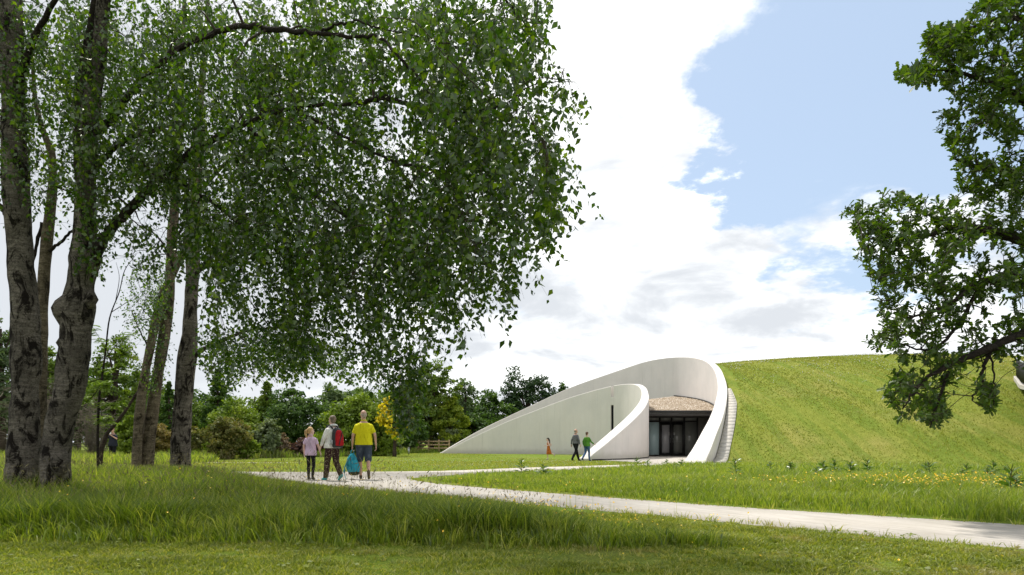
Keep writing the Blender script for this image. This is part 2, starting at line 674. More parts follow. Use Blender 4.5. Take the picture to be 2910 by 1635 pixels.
M_CONC = concrete_mat()
M_PATH = path_mat()
M_SLAB = plain('paving_stone', (.42, .395, .35), .85, .2, 0, .12, 5, .25)
M_BLACK = plain('black_metal', (.012, .012, .012), .45, .4, 0, .3, 8, .05)
M_GAP_SHADE_PANE = plain('gap_shade_pane_black', (.008, .008, .008), .8, .1)  # black of the slot pane, and of strips standing in for base shade
M_STEEL = plain('grey_steel', (.32, .33, .34), .4, .5, .6, .1, 10, .05)
M_WOOD = plain('weathered_timber', (.33, .24, .14), .85, .15, 0, .35, 9, .3)
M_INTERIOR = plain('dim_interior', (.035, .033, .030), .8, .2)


def glass_mat(name, tint, tr, rough=.03):
    n = Nt(name)
    g = n.n('ShaderNodeBsdfGlossy')
    g.inputs['Roughness'].default_value = rough
    t = n.n('ShaderNodeBsdfTransparent')
    t.inputs[0].default_value = (*tint, 1)
    d = n.n('ShaderNodeBsdfDiffuse')
    d.inputs[0].default_value = (*tint, 1)
    fr = n.n('ShaderNodeFresnel')
    fr.inputs['IOR'].default_value = 1.7
    wob = n.bump(n.noise(n.coord(), 1.2, 3), .06, .1)
    n.l(wob, g.inputs['Normal'])
    a = n.n('ShaderNodeMixShader')
    a.inputs[0].default_value = tr
    n.l(d.outputs[0], a.inputs[1])
    n.l(t.outputs[0], a.inputs[2])
    b = n.n('ShaderNodeMixShader')
    n.l(fr.outputs[0], b.inputs[0])
    n.l(a.outputs[0], b.inputs[1])
    n.l(g.outputs[0], b.inputs[2])
    n.l(b.outputs[0], n.out.inputs[0])
    return n.m


M_GLASS_BLUE = glass_mat('frosted_blue_glass', (.62, .82, .86), .06, .2)
M_GLASS_GREY = glass_mat('grey_door_glass', (.50, .50, .53), .12, .08)
M_GLASS_DARK = glass_mat('dark_door_glass', (.27, .28, .26), .3, .04)


def gravel_mat():
    n = Nt('buff_gravel')
    v = n.n('ShaderNodeTexVoronoi')
    n.l(n.coord(), v.inputs['Vector'])
    v.inputs['Scale'].default_value = 14
    c = n.ramp(n.attr(), [(0, (.16, .115, .075)), (.35, (.30, .235, .165)), (.7, (.42, .345, .26)), (1, (.58, .52, .45))])
    return n.principled(c, .85, n.bump(v.outputs['Distance'], .5, .03), .2)


M_GRAVEL = gravel_mat()


def bark_mat(name, light, dark, lent=.5, fiss=.5, cover=.0):
    n = Nt(name)
    c0 = n.coord()
    hz = n.noise(n.coord((1, 1, 7)), 3.4, 7, .68, .3)        # peeling bands and lenticels
    hz2 = n.noise(n.coord((1.6, 1.6, 16)), 6.5, 4, .7)
    vt = n.noise(n.coord((2.6, 2.6, 1.1)), 1.9, 8, .72, .9)   # dark cracked bark
    bl = n.noise(c0, 2.2, 6, .65, .5)
    fi = n.noise(c0, 34, 6, .75)
    c = n.mix(n.rng(hz, .34, .62), light, tuple(k * .5 for k in light))
    c = n.mix(n.rng(bl, .42, .62, 0, .7), c, tuple(k * .33 + .006 for k in light))
    c = n.mix(n.rng(hz2, .56, .66, 0, lent), c, dark)
    c = n.mix(n.rng(vt, .525 - cover, .63 - cover, 0, fiss), c, dark)
    c = n.mix(n.rng(fi, .40, .66, 0, .55), c, dark)
    h = n.math('ADD', n.math('MULTIPLY', vt, -1.6), n.math('ADD', n.math('MULTIPLY', hz, .9), n.math('MULTIPLY', fi, .8)))
    return n.principled(c, .92, n.bump(h, 1.0, .07), .08)


M_BIRCH = bark_mat('birch_bark', (.34, .30, .245), (.014, .011, .009), .75, .97, .045)
M_BIRCH_SLIM = bark_mat('birch_bark_slim', (.38, .31, .215), (.018, .014, .010), .75, .8, .02)
M_BRANCH = bark_mat('dark_branch_bark', (.075, .062, .05), (.016, .013, .011), .6, .6)
M_TWIG = plain('twig_bark', (.045, .034, .026), .8, .2)
M_BROWNBARK = bark_mat('brown_bark', (.13, .10, .075), (.03, .022, .017), .4, .7)

# ================================================================== PAVILION CURVES
def crop(cx, cy, d):            # point of the enlarged pavilion view
    return P(1200 + cx * .36879, 950 + cy * .36879, d)


OUT_PTS = [(140, 918, 63.6), (300, 822, 64.2), (500, 712, 64.6), (850, 545, 65), (1150, 408, 65), (1440, 305, 64.5), (1700, 218, 63.4), (1860, 186, 62), (1990, 177, 60.2),
           (2095, 183, 57.8), (2180, 208, 54.8), (2240, 262, 51.4), (2270, 340, 48), (2276, 430, 45), (2252, 540, 42), (2210, 650, 39.4), (2150, 760, 36.9),
           (2090, 868, 34.5), (2035, 950, 32.4), (2003, 1003, 31)]
INN_PTS = [(150, 914, 62.6), (380, 800, 61.6), (640, 680, 60.3), (820, 608, 59.2), (1100, 502, 57.6), (1300, 440, 56.2), (1460, 400, 54.6), (1565, 385, 53), (1638, 388, 51),
           (1677, 412, 49), (1690, 452, 47), (1680, 505, 45), (1640, 565, 43.3), (1580, 630, 41.8), (1480, 722, 40.3), (1330, 852, 39), (1205, 958, 38.3)]
oc = catmull([crop(*p) for p in OUT_PTS], 8)
ic = catmull([crop(*p) for p in INN_PTS], 8)
oc[:, 2] = np.maximum(oc[:, 2], .04)
ic[:, 2] = np.maximum(ic[:, 2], .04)


def normals2(c):
    t = np.gradient(c[:, :2], axis=0)
    t /= np.linalg.norm(t, axis=1)[:, None]
    nn = np.stack([-t[:, 1], t[:, 0]], -1)
    for _ in range(4):
        nn[1:-1] = (nn[:-2] + nn[1:-1] * 2 + nn[2:]) / 4
        nn /= np.linalg.norm(nn, axis=1)[:, None]
    return nn


on, inn = normals2(oc), normals2(ic)
ou = np.linspace(0, 1, len(oc))
iu = np.linspace(0, 1, len(ic))
o_th = np.interp(ou, [0, .15, .45, .62, .75, 1], [.3, .42, .48, .52, .70, 1.02])
i_th = np.interp(iu, [0, .3, .62, .75, 1], [.25, .36, .44, .64, .82])
o_mid = oc[:, :2] + on * o_th[:, None] * .5
o_outer = oc[:, :2] + on * o_th[:, None]
i_outer = ic[:, :2] + inn * i_th[:, None]


# ================================================================== GROUND, MOUND, PATHS
def smin(a, b, k):
    h = np.clip(.5 + .5 * (b - a) / k, 0, 1)
    return b * (1 - h) + a * h - k * h * (1 - h)


zw = oc[:, 2]
pk = int(np.argmax(zw))
o_slope = np.interp(np.arange(len(oc)), [0, 30, pk - 14, pk, pk + 14, pk + 26, len(oc)], [-.3, -.1, .01, .03, .25, .6, .6])


def mound_h(x, y):
    """height of the turf mound (without the pit for the pavilion)"""
    x = np.asarray(x, float)
    y = np.asarray(y, float)
    r2 = ((x - 32) ** 2 + (y - 72) ** 2) / 42.0 ** 2
    h = 10.4 * (1 - r2)
    h = smin(h, np.full_like(h, 8.35), 1.9)
    h = np.where(h < 0.6, np.maximum(h, -.3) * .0 + np.clip((h + .5) / 1.1, 0, 1) ** 2 * .6, h)   # soft toe
    # next to the concrete wall the turf stays just below its top
    sh = x.shape
    xf, yf = x.ravel(), y.ravel()
    lim = np.empty(len(xf))
    for a in range(0, len(xf), 20000):
        d = np.hypot(xf[a:a + 20000, None] - o_mid[None, :, 0], yf[a:a + 20000, None] - o_mid[None, :, 1])
        k = d.argmin(1)
        dm = d[np.arange(len(k)), k]
        lim[a:a + 20000] = zw[k] - np.where(k > pk + 10, .55, .3) + o_slope[k] * np.maximum(dm - .5, 0)
    lim = np.maximum(lim, -.02).reshape(sh)
    k = .35
    return np.minimum(h, lim)


pit = np.vstack([o_mid, [[7.4, 28.5], [-8, 28.5], [-9, 62]]])


def in_pit(x, y):
    return inpoly(np.asarray(x), np.asarray(y), pit)


def build_ground():
    mb = MB()
    s = 1500.0
    # fine grid near the camera, coarse to the horizon
    xs = np.unique(np.concatenate([np.linspace(-s, -60, 14), np.linspace(-60, 60, 61), np.linspace(60, s, 14)]))
    ys = np.unique(np.concatenate([np.linspace(-60, 0, 8), np.linspace(0, 110, 56), np.linspace(110, 2 * s, 16)]))
    X, Y = np.meshgrid(xs, ys)
    v = np.stack([X, Y, 0 * X], -1).reshape(-1, 3)
    nx = len(xs)
    i, j = np.meshgrid(np.arange(len(ys) - 1), np.arange(nx - 1), indexing='ij')
    a = (i * nx + j).ravel()
    mb.add(v, None, np.stack([a, a + 1, a + nx + 1, a + nx], -1))
    mb.build('ground', M_GROUND, kind='structure')


build_ground()


def build_mound():
    st = .4
    xs = np.arange(-13, 78, st)
    ys = np.arange(29, 118, st)
    X, Y = np.meshgrid(xs, ys)
    H = mound_h(X, Y)
    inside = in_pit(X, Y)
    for i in range(H.shape[0]):
        pass
    Hn = H + .05 * np.sin(X * .9 + Y * .3) * np.clip(H, 0, 1) * .4
    H = np.where(inside, -.5, Hn)
    H = np.where(H < .012, -.5, H)
    keepv = H > -.4
    nx = len(xs)
    i, j = np.meshgrid(np.arange(len(ys) - 1), np.arange(nx - 1), indexing='ij')
    a = (i * nx + j).ravel()
    q = np.stack([a, a + 1, a + nx + 1, a + nx], -1)
    kv = keepv.ravel()
    q = q[kv[q].any(1)]
    used = np.unique(q)
    remap = np.zeros(H.size, np.int64)
    remap[used] = np.arange(len(used))
    v = np.stack([X, Y, H], -1).reshape(-1, 3)[used]
    mb = MB()
    mb.add(v, None, remap[q])
    mb.build('grass_mound', M_MOUND, smooth=True, kind='structure')


build_mound()


def sheet(name, outline, z, mat, per=6, kind='structure', smooth=True):
    p = np.asarray(outline, float)
    if smooth:
        q = np.vstack([p[-1:], p, p[:2]])
        c = catmull(q, per)
        c = c[per:-per - 1]
    else:
        c = p
    vv = [Vector((a, b, 0)) for a, b in c]
    tri = tessellate_polygon([vv])
    n = len(c)
    mb = MB()
    top = np.column_stack([c, np.full(n, z)])
    bot = np.column_stack([c, np.full(n, -.08)])
    q = [(k, (k + 1) % n, n + (k + 1) % n, n + k) for k in range(n)]
    t = []
    for a, b, d in tri:
        ar = (c[b][0] - c[a][0]) * (c[d][1] - c[a][1]) - (c[d][0] - c[a][0]) * (c[b][1] - c[a][1])
        t.append((a, b, d) if ar > 0 else (a, d, b))
    mb.add(np.vstack([top, bot]), t, q)
    return mb.build(name, mat, kind=kind), c


PATH_OUT = [(-24, 33), (-18, 29), (-13.5, 25.2), (-9.2, 23.2), (-5.5, 23.1), (-2.5, 23.9), (.62, 27), (3.6, 29.3), (5.7, 31.2), (6.6, 33.6), (7.6, 35.2),
            (8.7, 33.2), (8.2, 30.9), (6.3, 28.6), (3.27, 25.8), (.6, 23.4), (-1.5, 21.3), (-2.55, 19.7), (-2.75, 18.6), (-2.1, 17.0),
            (-.9, 15.3), (3.06, 10.9), (6.15, 8.2), (13, 2.2), (11.8, .4), (4.8, 6.42), (2.45, 8.75), (-.4, 11.8), (-2.4, 13.8), (-5, 16.4), (-9, 19.9), (-14, 23.3), (-19, 26.8), (-25, 30.6)]
GRASS_EDGE = np.array([(-12, 7.4), (-5, 7.25), (-3, 7.0), (-1.2, 6.9), (.2, 6.85), (1.0, 6.75), (1.75, 6.75), (1.5, 7.6), (.95, 8.9), (.3, 10.3), (-.6, 11.5), (-2.5, 13.4), (-5, 16.0), (-9, 19.5), (-14, 22.9), (-19, 26.4), (-24, 30), (-34, 34), (-44, 50), (-44, 24)])
sheet('meadow_ground', GRASS_EDGE + np.where(np.arange(len(GRASS_EDGE)) < 7, .12, 0)[:, None] * np.array([0, 1.0]), .006, M_THATCH, smooth=False)
path_o, PATH_C = sheet('path', PATH_OUT, .010, M_PATH)
sheet('entrance_plaza', [(5.0, 38.0), (6.1, 35.0), (6.4, 32.0), (7.0, 30.3), (8.6, 30.4), (11.5, 35), (14.2, 42), (15, 48), (14.6, 51), (10, 51), (9.5, 49.5), (8.2, 43)], .015, M_PATH, smooth=False)
sheet('far_path', [(-24, 36.2), (-18, 35.0), (-14, 34.1), (-10.8, 33.7), (-10.6, 33.1), (-14, 33.3), (-18, 34.0), (-24, 35.1)], .012, M_PATH)


# ================================================================== PAVILION
pav = empty('pavilion', (9, 50, 0), 'pale concrete pavilion of two swirling ribbon walls round a dark glass entrance', 'building')
PL = np.array([9.0, 50.0, 0.0])


def pbuild(mb, name, mat, parent=None, smooth=False, **kw):
    """build in world coordinates, then hang under the pavilion"""
    for k in range(len(mb.v)):
        mb.v[k] = mb.v[k] - PL
    return mb.build(name, mat, parent or pav, smooth, **kw)


def wall(c, nn, th, zt, zb, ch=.03):
    """ribbon wall over the columns given: bottom, chamfered top edges, closed ends"""
    mb = MB()
    n = len(c)
    chz = np.minimum(ch, (zt - zb) * .3)
    prof = []
    for off, z in ((0, zb), (0, zt - chz), (ch * .8, zt), (None, zt), ('e', zt - chz), ('e', zb)):
        w = th if off == 'e' else (th - ch * .8 if off is None else np.full(n, off) if np.isscalar(off) else off)
        prof.append(np.column_stack([c[:, :2] + nn * np.asarray(w)[:, None], z]))
    # each face strip has its own vertices, so that the edges stay crisp while the strips shade smoothly
    for a, b in ((0, 1), (1, 2), (2, 3), (3, 4), (4, 5)):
        v = np.vstack([prof[a], prof[b]])
        i = np.arange(n - 1)
        mb.add(v, None, np.stack([i, i + 1, n + i + 1, n + i], -1))
    for k, rev in ((0, False), (n - 1, True)):
        v = np.array([p[k] for p in prof])
        t = [(0, a, a + 1) for a in range(1, 5)]
        mb.add(v, [x[::-1] for x in t] if rev else t)
    return mb


pbuild(wall(oc, on, o_th, oc[:, 2], np.full(len(oc), -.2)), 'outer_ribbon_wall', M_CONC, smooth=True)
# inner ribbon, cut by the slot
sx = 1200 + 1453 * .36879
sx2 = 1200 + 1474 * .36879
bear = ic[:, 0] / ic[:, 1]
half = int(len(ic) * .55)


def col_at(px):
    b = (px - CX) / F
    k = int(np.argmax(bear[:half] > b))
    f = (b - bear[k - 1]) / (bear[k] - bear[k - 1])
    return k, ic[k - 1] + (ic[k] - ic[k - 1]) * f, inn[k], i_th[k]


k1, c1, n1, t1 = col_at(sx)
k2, c2, n2, t2 = col_at(sx2)
A = (np.vstack([ic[:k1], c1]), np.vstack([inn[:k1], n1]), np.append(i_th[:k1], t1))
B = (np.vstack([c2, ic[k2:]]), np.vstack([n2, inn[k2:]]), np.append(t2, i_th[k2:]))
Sx = (np.vstack([c1, c2]), np.vstack([n1, n2]), np.array([t1, t2]))
wi = pbuild(wall(*A, A[0][:, 2], np.full(len(A[0]), -.2)), 'inner_ribbon_wall', M_CONC, smooth=True)
pbuild(wall(*B, B[0][:, 2], np.full(len(B[0]), -.2)), 'inner_ribbon_wall', M_CONC, smooth=True)
m = wall(Sx[0] + np.append(n1, 0) * .002, Sx[1], Sx[2] - .01, np.array([4.66, 4.66]), np.array([3.99, 3.99]), .01)
m.add([list(np.append(c1[:2], 3.99)), list(np.append(c2[:2], 3.99)), list(np.append((c2[:2] + n2 * t2), 3.99)), list(np.append((c1[:2] + n1 * t1), 3.99))], None, [(0, 1, 2, 3)])
pbuild(m, 'slot_bridge', M_CONC)
m = MB()
pa, pb = c1[:2] + n1 * .07, c2[:2] + n2 * .07
m.add([[*pa, -.1], [*pb, -.1], [*pb, 3.985], [*pa, 3.985], [*(pa + n1 * .25), -.1], [*(pb + n2 * .25), -.1], [*(pb + n2 * .25), 3.985], [*(pa + n1 * .25), 3.985]], None,
      [(0, 1, 2, 3), (5, 4, 7, 6), (3, 2, 6, 7), (1, 5, 6, 2), (4, 0, 3, 7)])
pbuild(m, 'slot_window', M_GAP_SHADE_PANE)

# black strips along both ribbon feet: shade of a base gap put in as colour
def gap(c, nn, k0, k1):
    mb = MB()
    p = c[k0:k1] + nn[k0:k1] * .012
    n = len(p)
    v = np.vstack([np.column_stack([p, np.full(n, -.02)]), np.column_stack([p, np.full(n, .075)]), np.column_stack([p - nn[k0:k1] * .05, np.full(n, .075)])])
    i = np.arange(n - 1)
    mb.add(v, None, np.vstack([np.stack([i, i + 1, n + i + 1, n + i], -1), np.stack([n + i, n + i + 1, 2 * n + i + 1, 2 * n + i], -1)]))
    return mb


pbuild(gap(i_outer, inn, int(len(ic) * .60), len(ic) - 2), 'gap_shade_strip', M_GAP_SHADE_PANE)
pbuild(gap(o_outer, on, int(len(oc) * .93), len(oc) - 3), 'gap_shade_strip', M_GAP_SHADE_PANE)

# gravel roof between the two walls
Y0 = 46.4


def roof_z(y):
    return 3.16 + .134 * (np.asarray(y) - Y0)


ko = np.where((oc[:, 1] < 61) & (oc[:, 1] > Y0 - .2) & (np.arange(len(oc)) > pk - 8))[0]
o_edge = oc[ko, :2] - on[ko] * .03          # runs from the back towards the front
ki = np.where((i_outer[:, 1] > Y0 + .1) & (iu > .40) & (iu < .75))[0]
i_edge = i_outer[ki] + inn[ki] * .05         # runs from the back towards the front
roof_poly = np.vstack([o_edge[::-1], i_edge])
# gravel bed
vv = [Vector((a, b, 0)) for a, b in roof_poly]
m = MB()
rp = np.column_stack([roof_poly, roof_z(roof_poly[:, 1])])
tr = []
for a, b, d in tessellate_polygon([vv]):
    ar = (rp[b][0] - rp[a][0]) * (rp[d][1] - rp[a][1]) - (rp[d][0] - rp[a][0]) * (rp[b][1] - rp[a][1])
    tr.append((a, b, d) if ar > 0 else (a, d, b))
m.add(rp, tr, rnd=.3)
roof = pbuild(m, 'canopy_roof', M_GRAVEL)
# pebbles lying in the bed
pp = sample_poly(roof_poly, 5200)
m = MB()
oct_v = np.array([(1, 0, 0), (0, 1, 0), (-1, 0, 0), (0, -1, 0), (0, 0, .7), (0, 0, -.7)])
oct_f = np.array([(0, 1, 4), (1, 2, 4), (2, 3, 4), (3, 0, 4)])
n = len(pp)
sz = rng.uniform(.022, .06, n)
v = np.column_stack([pp, roof_z(pp[:, 1]) + sz * .3])[:, None, :] + (oct_v[None] * rng.uniform(.7, 1.3, (n, 6, 1))) * sz[:, None, None]
m.add(v.reshape(-1, 3), (np.arange(n)[:, None, None] * 6 + oct_f[None]).reshape(-1, 3), None, np.repeat(rng.random(n), 6))
pbuild(m, 'gravel', M_GRAVEL, roof, kind='stuff')
# upstand flashing along the outer wall and along the inner ribbon
m = MB()
e = o_edge - on[ko] * .03
tube(m, np.column_stack([e, roof_z(e[:, 1]) + .07]), .055, 6)
pbuild(m, 'flashing', M_BLACK, roof)
m = MB()
e = i_edge
tube(m, np.column_stack([e, roof_z(e[:, 1]) + .05]), .04, 6)
pbuild(m, 'flashing', M_BLACK, roof)
# fascia: two stepped black beams across the entrance
xl = float(i_edge[-1, 0]) - .25
xr = float(o_edge[-1, 0]) + .2
m = MB()
box(m, ((xl + xr) / 2, Y0 - .12, 3.09), (xr - xl, .16, .17), bev=.012)
pbuild(m, 'fascia_beam', M_BLACK)
m = MB()
box(m, ((xl + xr) / 2, Y0 - .02, 2.90), (xr - xl - .06, .22, .19), bev=.012)
pbuild(m, 'fascia_beam', plain('dark_grey_fascia', (.035, .032, .030), .5, .4))
# soffit
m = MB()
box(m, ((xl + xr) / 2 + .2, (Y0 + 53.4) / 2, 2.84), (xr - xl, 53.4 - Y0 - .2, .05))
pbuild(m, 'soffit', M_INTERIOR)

# glazed entrance at y = 50
GY = 50.0
gx0, gx1 = 9.82, 14.6
fr = []
scx = lambda cx: (1200 + cx * .36879 - CX) / F * GY


def scz(cy):
    return CAMH - (950 + cy * .36879 - HY) / F * GY


ent = tag(bpy.data.objects.new('entrance_screen', None))
COL.objects.link(ent)
ent.parent = pav


def ebox(name, x0, x1, z0, z1, dep, mat, y=GY, parent=None, bev=.006):
    mb = MB()
    box(mb, ((x0 + x1) / 2, y, (z0 + z1) / 2), (x1 - x0, dep, z1 - z0), bev=bev)
    return pbuild(mb, name, mat, parent or ent)


ztop, ztr, zd, zbot = scz(632), scz(672), scz(700), .02
mull = [1738, 1830, 1920, 2018, 2120]
mx = [scx(c) for c in mull]
# posts
for a in mx:
    ebox('mullion', a - .055, a + .055, zbot, ztop, .14, M_BLACK)
ebox('transom', mx[0] + .06, mx[-1] - .06, ztr - .06, ztr + .05, .12, M_BLACK)
ebox('threshold', mx[0] + .06, mx[-1] - .06, .015, .09, .13, M_BLACK)
for k in range(4):
    g = (M_GLASS_BLUE, M_GLASS_GREY, M_GLASS_DARK, M_GLASS_DARK)[k]
    x0, x1 = mx[k] + .06, mx[k + 1] - .06
    ebox('transom_pane', x0, x1, ztr + .055, ztop - .02, .02, M_GLASS_DARK, bev=0)
    if k in (1, 2):
        dr = ebox('door', x0 + .004, x0 + .09, .1, zd + .09, .06, M_BLACK, y=GY - .01)
        for part in ((x1 - .09, x1 - .004, .1, zd + .09), (x0 + .092, x1 - .092, .1, .26), (x0 + .092, x1 - .092, zd - .01, zd + .09)):
            ebox('door_rail', *part, .055, M_BLACK, y=GY - .01, parent=None)
        ebox('door_pane', x0 + .093, x1 - .093, .262, zd - .012, .02, g, bev=0)
        hx = x1 - .13 if k == 1 else x0 + .13
        ebox('door_notice', hx - .07, hx + .07, scz(778), scz(755), .004, plain('white_sign_%d' % k, (.42, .42, .42), .6), y=GY - .03, bev=0)
        for dx in np.arange(x0 + .16, x1 - .16, .085):           # row of manifestation dots on the glass
            ebox('glass_dot', dx, dx + .028, scz(830), scz(827), .002, M_STEEL, y=GY - .018, bev=0)
        mb = MB()
        hx = x1 - .045 if k == 1 else x0 + .045
        tube(mb, [(hx, GY - .045, 1.0), (hx, GY - .09, 1.0), (hx, GY - .09, 1.32), (hx, GY - .045, 1.32)], .014, 6)
        pbuild(mb, 'door_handle', M_STEEL, ent)
    else:
        ebox('side_pane', x0, x1, .1, ztr - .065, .02, g, bev=0)
ebox('exit_sign', mx[1] + .8, mx[1] + 1.15, scz(668), scz(659), .02, plain('pale_sign', (.6, .6, .58), .5), y=GY + .3, bev=0)
ebox('ceiling_beam', mx[1] - .2, mx[2] + .9, scz(664), scz(648), .25, plain('beam_grey', (.16, .16, .14), .5), y=GY + .9)
# room behind the glass
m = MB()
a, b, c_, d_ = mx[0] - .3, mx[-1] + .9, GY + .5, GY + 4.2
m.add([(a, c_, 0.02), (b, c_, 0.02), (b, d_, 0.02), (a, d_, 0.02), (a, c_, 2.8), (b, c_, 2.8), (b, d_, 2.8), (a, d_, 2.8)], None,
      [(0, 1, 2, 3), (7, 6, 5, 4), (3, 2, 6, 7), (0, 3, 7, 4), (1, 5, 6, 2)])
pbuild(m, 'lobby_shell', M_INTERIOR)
m = MB()
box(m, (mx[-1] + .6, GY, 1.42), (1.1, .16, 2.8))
pbuild(m, 'flank_wall', plain('shaded_render', (.16, .15, .14), .8, .2))  # shade beneath the canopy is put into this wall's dark colour

# paving slabs that follow the outer foot of the wall up the mound
apron = tag(bpy.data.objects.new('paving_apron', None), None, None, None, 'structure')
COL.objects.link(apron)
ks = np.where((np.arange(len(oc)) > pk + 20))[0]
cur = o_outer[ks] + on[ks] * .05
s = np.concatenate([[0], np.cumsum(np.linalg.norm(np.diff(cur, axis=0), axis=1))])
nn_ = on[ks]
L0 = s[-1]
ap = cur + nn_ * .9
apron_z = np.maximum(mound_h(ap[:, 0], ap[:, 1]), .0)
for _ in range(12):
    apron_z[1:-1] = (apron_z[:-2] + 2 * apron_z[1:-1] + apron_z[2:]) / 4
step = .46
s0 = float(np.interp(-45.6, -cur[:, 1], s))
for q in np.arange(s0, L0 - 3.2, step):
    pa = np.array([np.interp(q + .001, s, cur[:, k]) for k in (0, 1)])
    pb = np.array([np.interp(q + step - .003, s, cur[:, k]) for k in (0, 1)])
    na = np.array([np.interp(q, s, nn_[:, k]) for k in (0, 1)])
    nb = np.array([np.interp(q + step, s, nn_[:, k]) for k in (0, 1)])
    w = np.interp(q, [s0, s0 + 3, L0], [.2, .55, .62])
    pts = np.array([pa, pb, pb + nb * w, pa + na * w])
    zz = [float(mound_h(np.array([p_[0]]), np.array([p_[1]]))[0]) for p_ in (pa + na * w, pb + nb * w)]
    zz = [max(zz[0], .02), max(zz[1], .02)]
    jit = rng.uniform(0, .003)
    zz = [float(np.interp(q, s, apron_z)), float(np.interp(q + step, s, apron_z))]
    mb = MB()
    top = [[*pts[0], zz[0] + .07 + jit], [*pts[1], zz[1] + .07 + jit], [*pts[2], zz[1] + .06 + jit], [*pts[3], zz[0] + .06 + jit]]
    bot = [[p_[0], p_[1], p_[2] - .5] for p_ in top]
    mb.add(top + bot, None, [(0, 3, 2, 1), (4, 5, 6, 7), (0, 1, 5, 4), (1, 2, 6, 5), (2, 3, 7, 6), (3, 0, 4, 7)], rng.random())
    mb.build('paving_slab', M_SLAB, apron)

mb = MB()
kk = [k for k in range(len(s)) if s0 - .05 <= s[k] <= L0 - 2.9]
wv = np.interp(s[kk], [s0, s0 + 3, L0], [.2, .55, .62])[:, None]
pa, pb = cur[kk], cur[kk] + nn_[kk] * wv
n_ = len(kk)
i_ = np.arange(n_ - 1)
mb.add(np.vstack([np.column_stack([pa, apron_z[kk] + .062]), np.column_stack([pb, apron_z[kk] + .052])]), None, np.stack([i_, i_ + 1, n_ + i_ + 1, n_ + i_], -1))
mb.build('bedding', M_SLAB, apron)

# terrace railing on the mound at the edge of the picture
def build_railing():
    r0 = G(2893, 41)
    pts2 = catmull([G(2950, 43.5), G(2905, 43), G(2889, 41), G(2897, 37), G(2910, 33.3), G(2960, 30)], 5)[:, :2]
    z0 = float(mound_h(np.array([r0[0]]), np.array([r0[1]]))[0])
    base = P(2890, 1071, 41)[2]
    root = empty('terrace_railing', (r0[0], r0[1], base), 'black vertical bar railing on a pale kerb at the top of the grass slope', 'railing')
    off = np.array([r0[0], r0[1], base])

    def rb(mb, name, mat):
        for k in range(len(mb.v)):
            mb.v[k] = mb.v[k] - off
        return mb.build(name, mat, root)
    zl = np.interp(pts2[:, 1], [29, 33.3, 41], [3.25, 3.76, base])
    mb = MB()
    tube(mb, np.column_stack([pts2, zl + 1.14]), .035, 6)
    rb(mb, 'handrail', M_STEEL)
    mb = MB()
    tube(mb, np.column_stack([pts2, zl + .10]), .03, 4)
    rb(mb, 'bottom_rail', M_BLACK)
    ss = np.concatenate([[0], np.cumsum(np.linalg.norm(np.diff(pts2, axis=0), axis=1))])
    mesh = None
    for q in np.arange(0, ss[-1], .10):
        p = [np.interp(q, ss, pts2[:, k]) for k in (0, 1)]
        if mesh is None:
            mb = MB()
            box(mb, (0, 0, .62), (.03, .05, 1.0))
            mesh = mb.mesh('baluster')
            mesh.materials.append(M_BLACK)
        o = bpy.data.objects.new('baluster', mesh)
        COL.objects.link(o)
        o.parent = root
        o.location = Vector((p[0], p[1], float(np.interp(q, ss, zl)))) - Vector(off)
    # kerb and terrace deck
    nrm = normals2(np.column_stack([pts2, zl]))
    out = pts2 + nrm * .0
    mb = MB()
    a = np.column_stack([pts2 - nrm * .14, zl + .05])
    b = np.column_stack([pts2 + nrm * .14, zl + .05])
    c = np.column_stack([pts2 - nrm * .14, zl - .14])
    d = np.column_stack([pts2 + nrm * .14, zl - .14])
    n = len(pts2)
    i = np.arange(n - 1)
    for u, v in ((a, b), (c, a), (b, d)):
        mb.add(np.vstack([u, v]), None, np.stack([i, i + 1, n + i + 1, n + i], -1))
    rb(mb, 'kerb', M_SLAB)
    mb = MB()
    rt = np.column_stack([pts2 + np.array([9.0, 0]), zl + .02])
    lf = np.column_stack([pts2 + nrm * .1, zl + .02])
    mb.add(np.vstack([lf, rt]), None, np.stack([i, i + 1, n + i + 1, n + i], -1))
    rb(mb, 'terrace_deck', M_SLAB)


build_railing()

# ================================================================== BIRCHES AT THE LEFT
def limb(pts):
    """pts: (x, y of the 2576-wide view, depth, radius) -> smooth polyline and radii"""
    p = np.array([[*PD(x, y, d), r] for x, y, d, r in pts])
    c = catmull(p, 7)
    return c[:, :3], np.maximum(c[:, 3], .004)


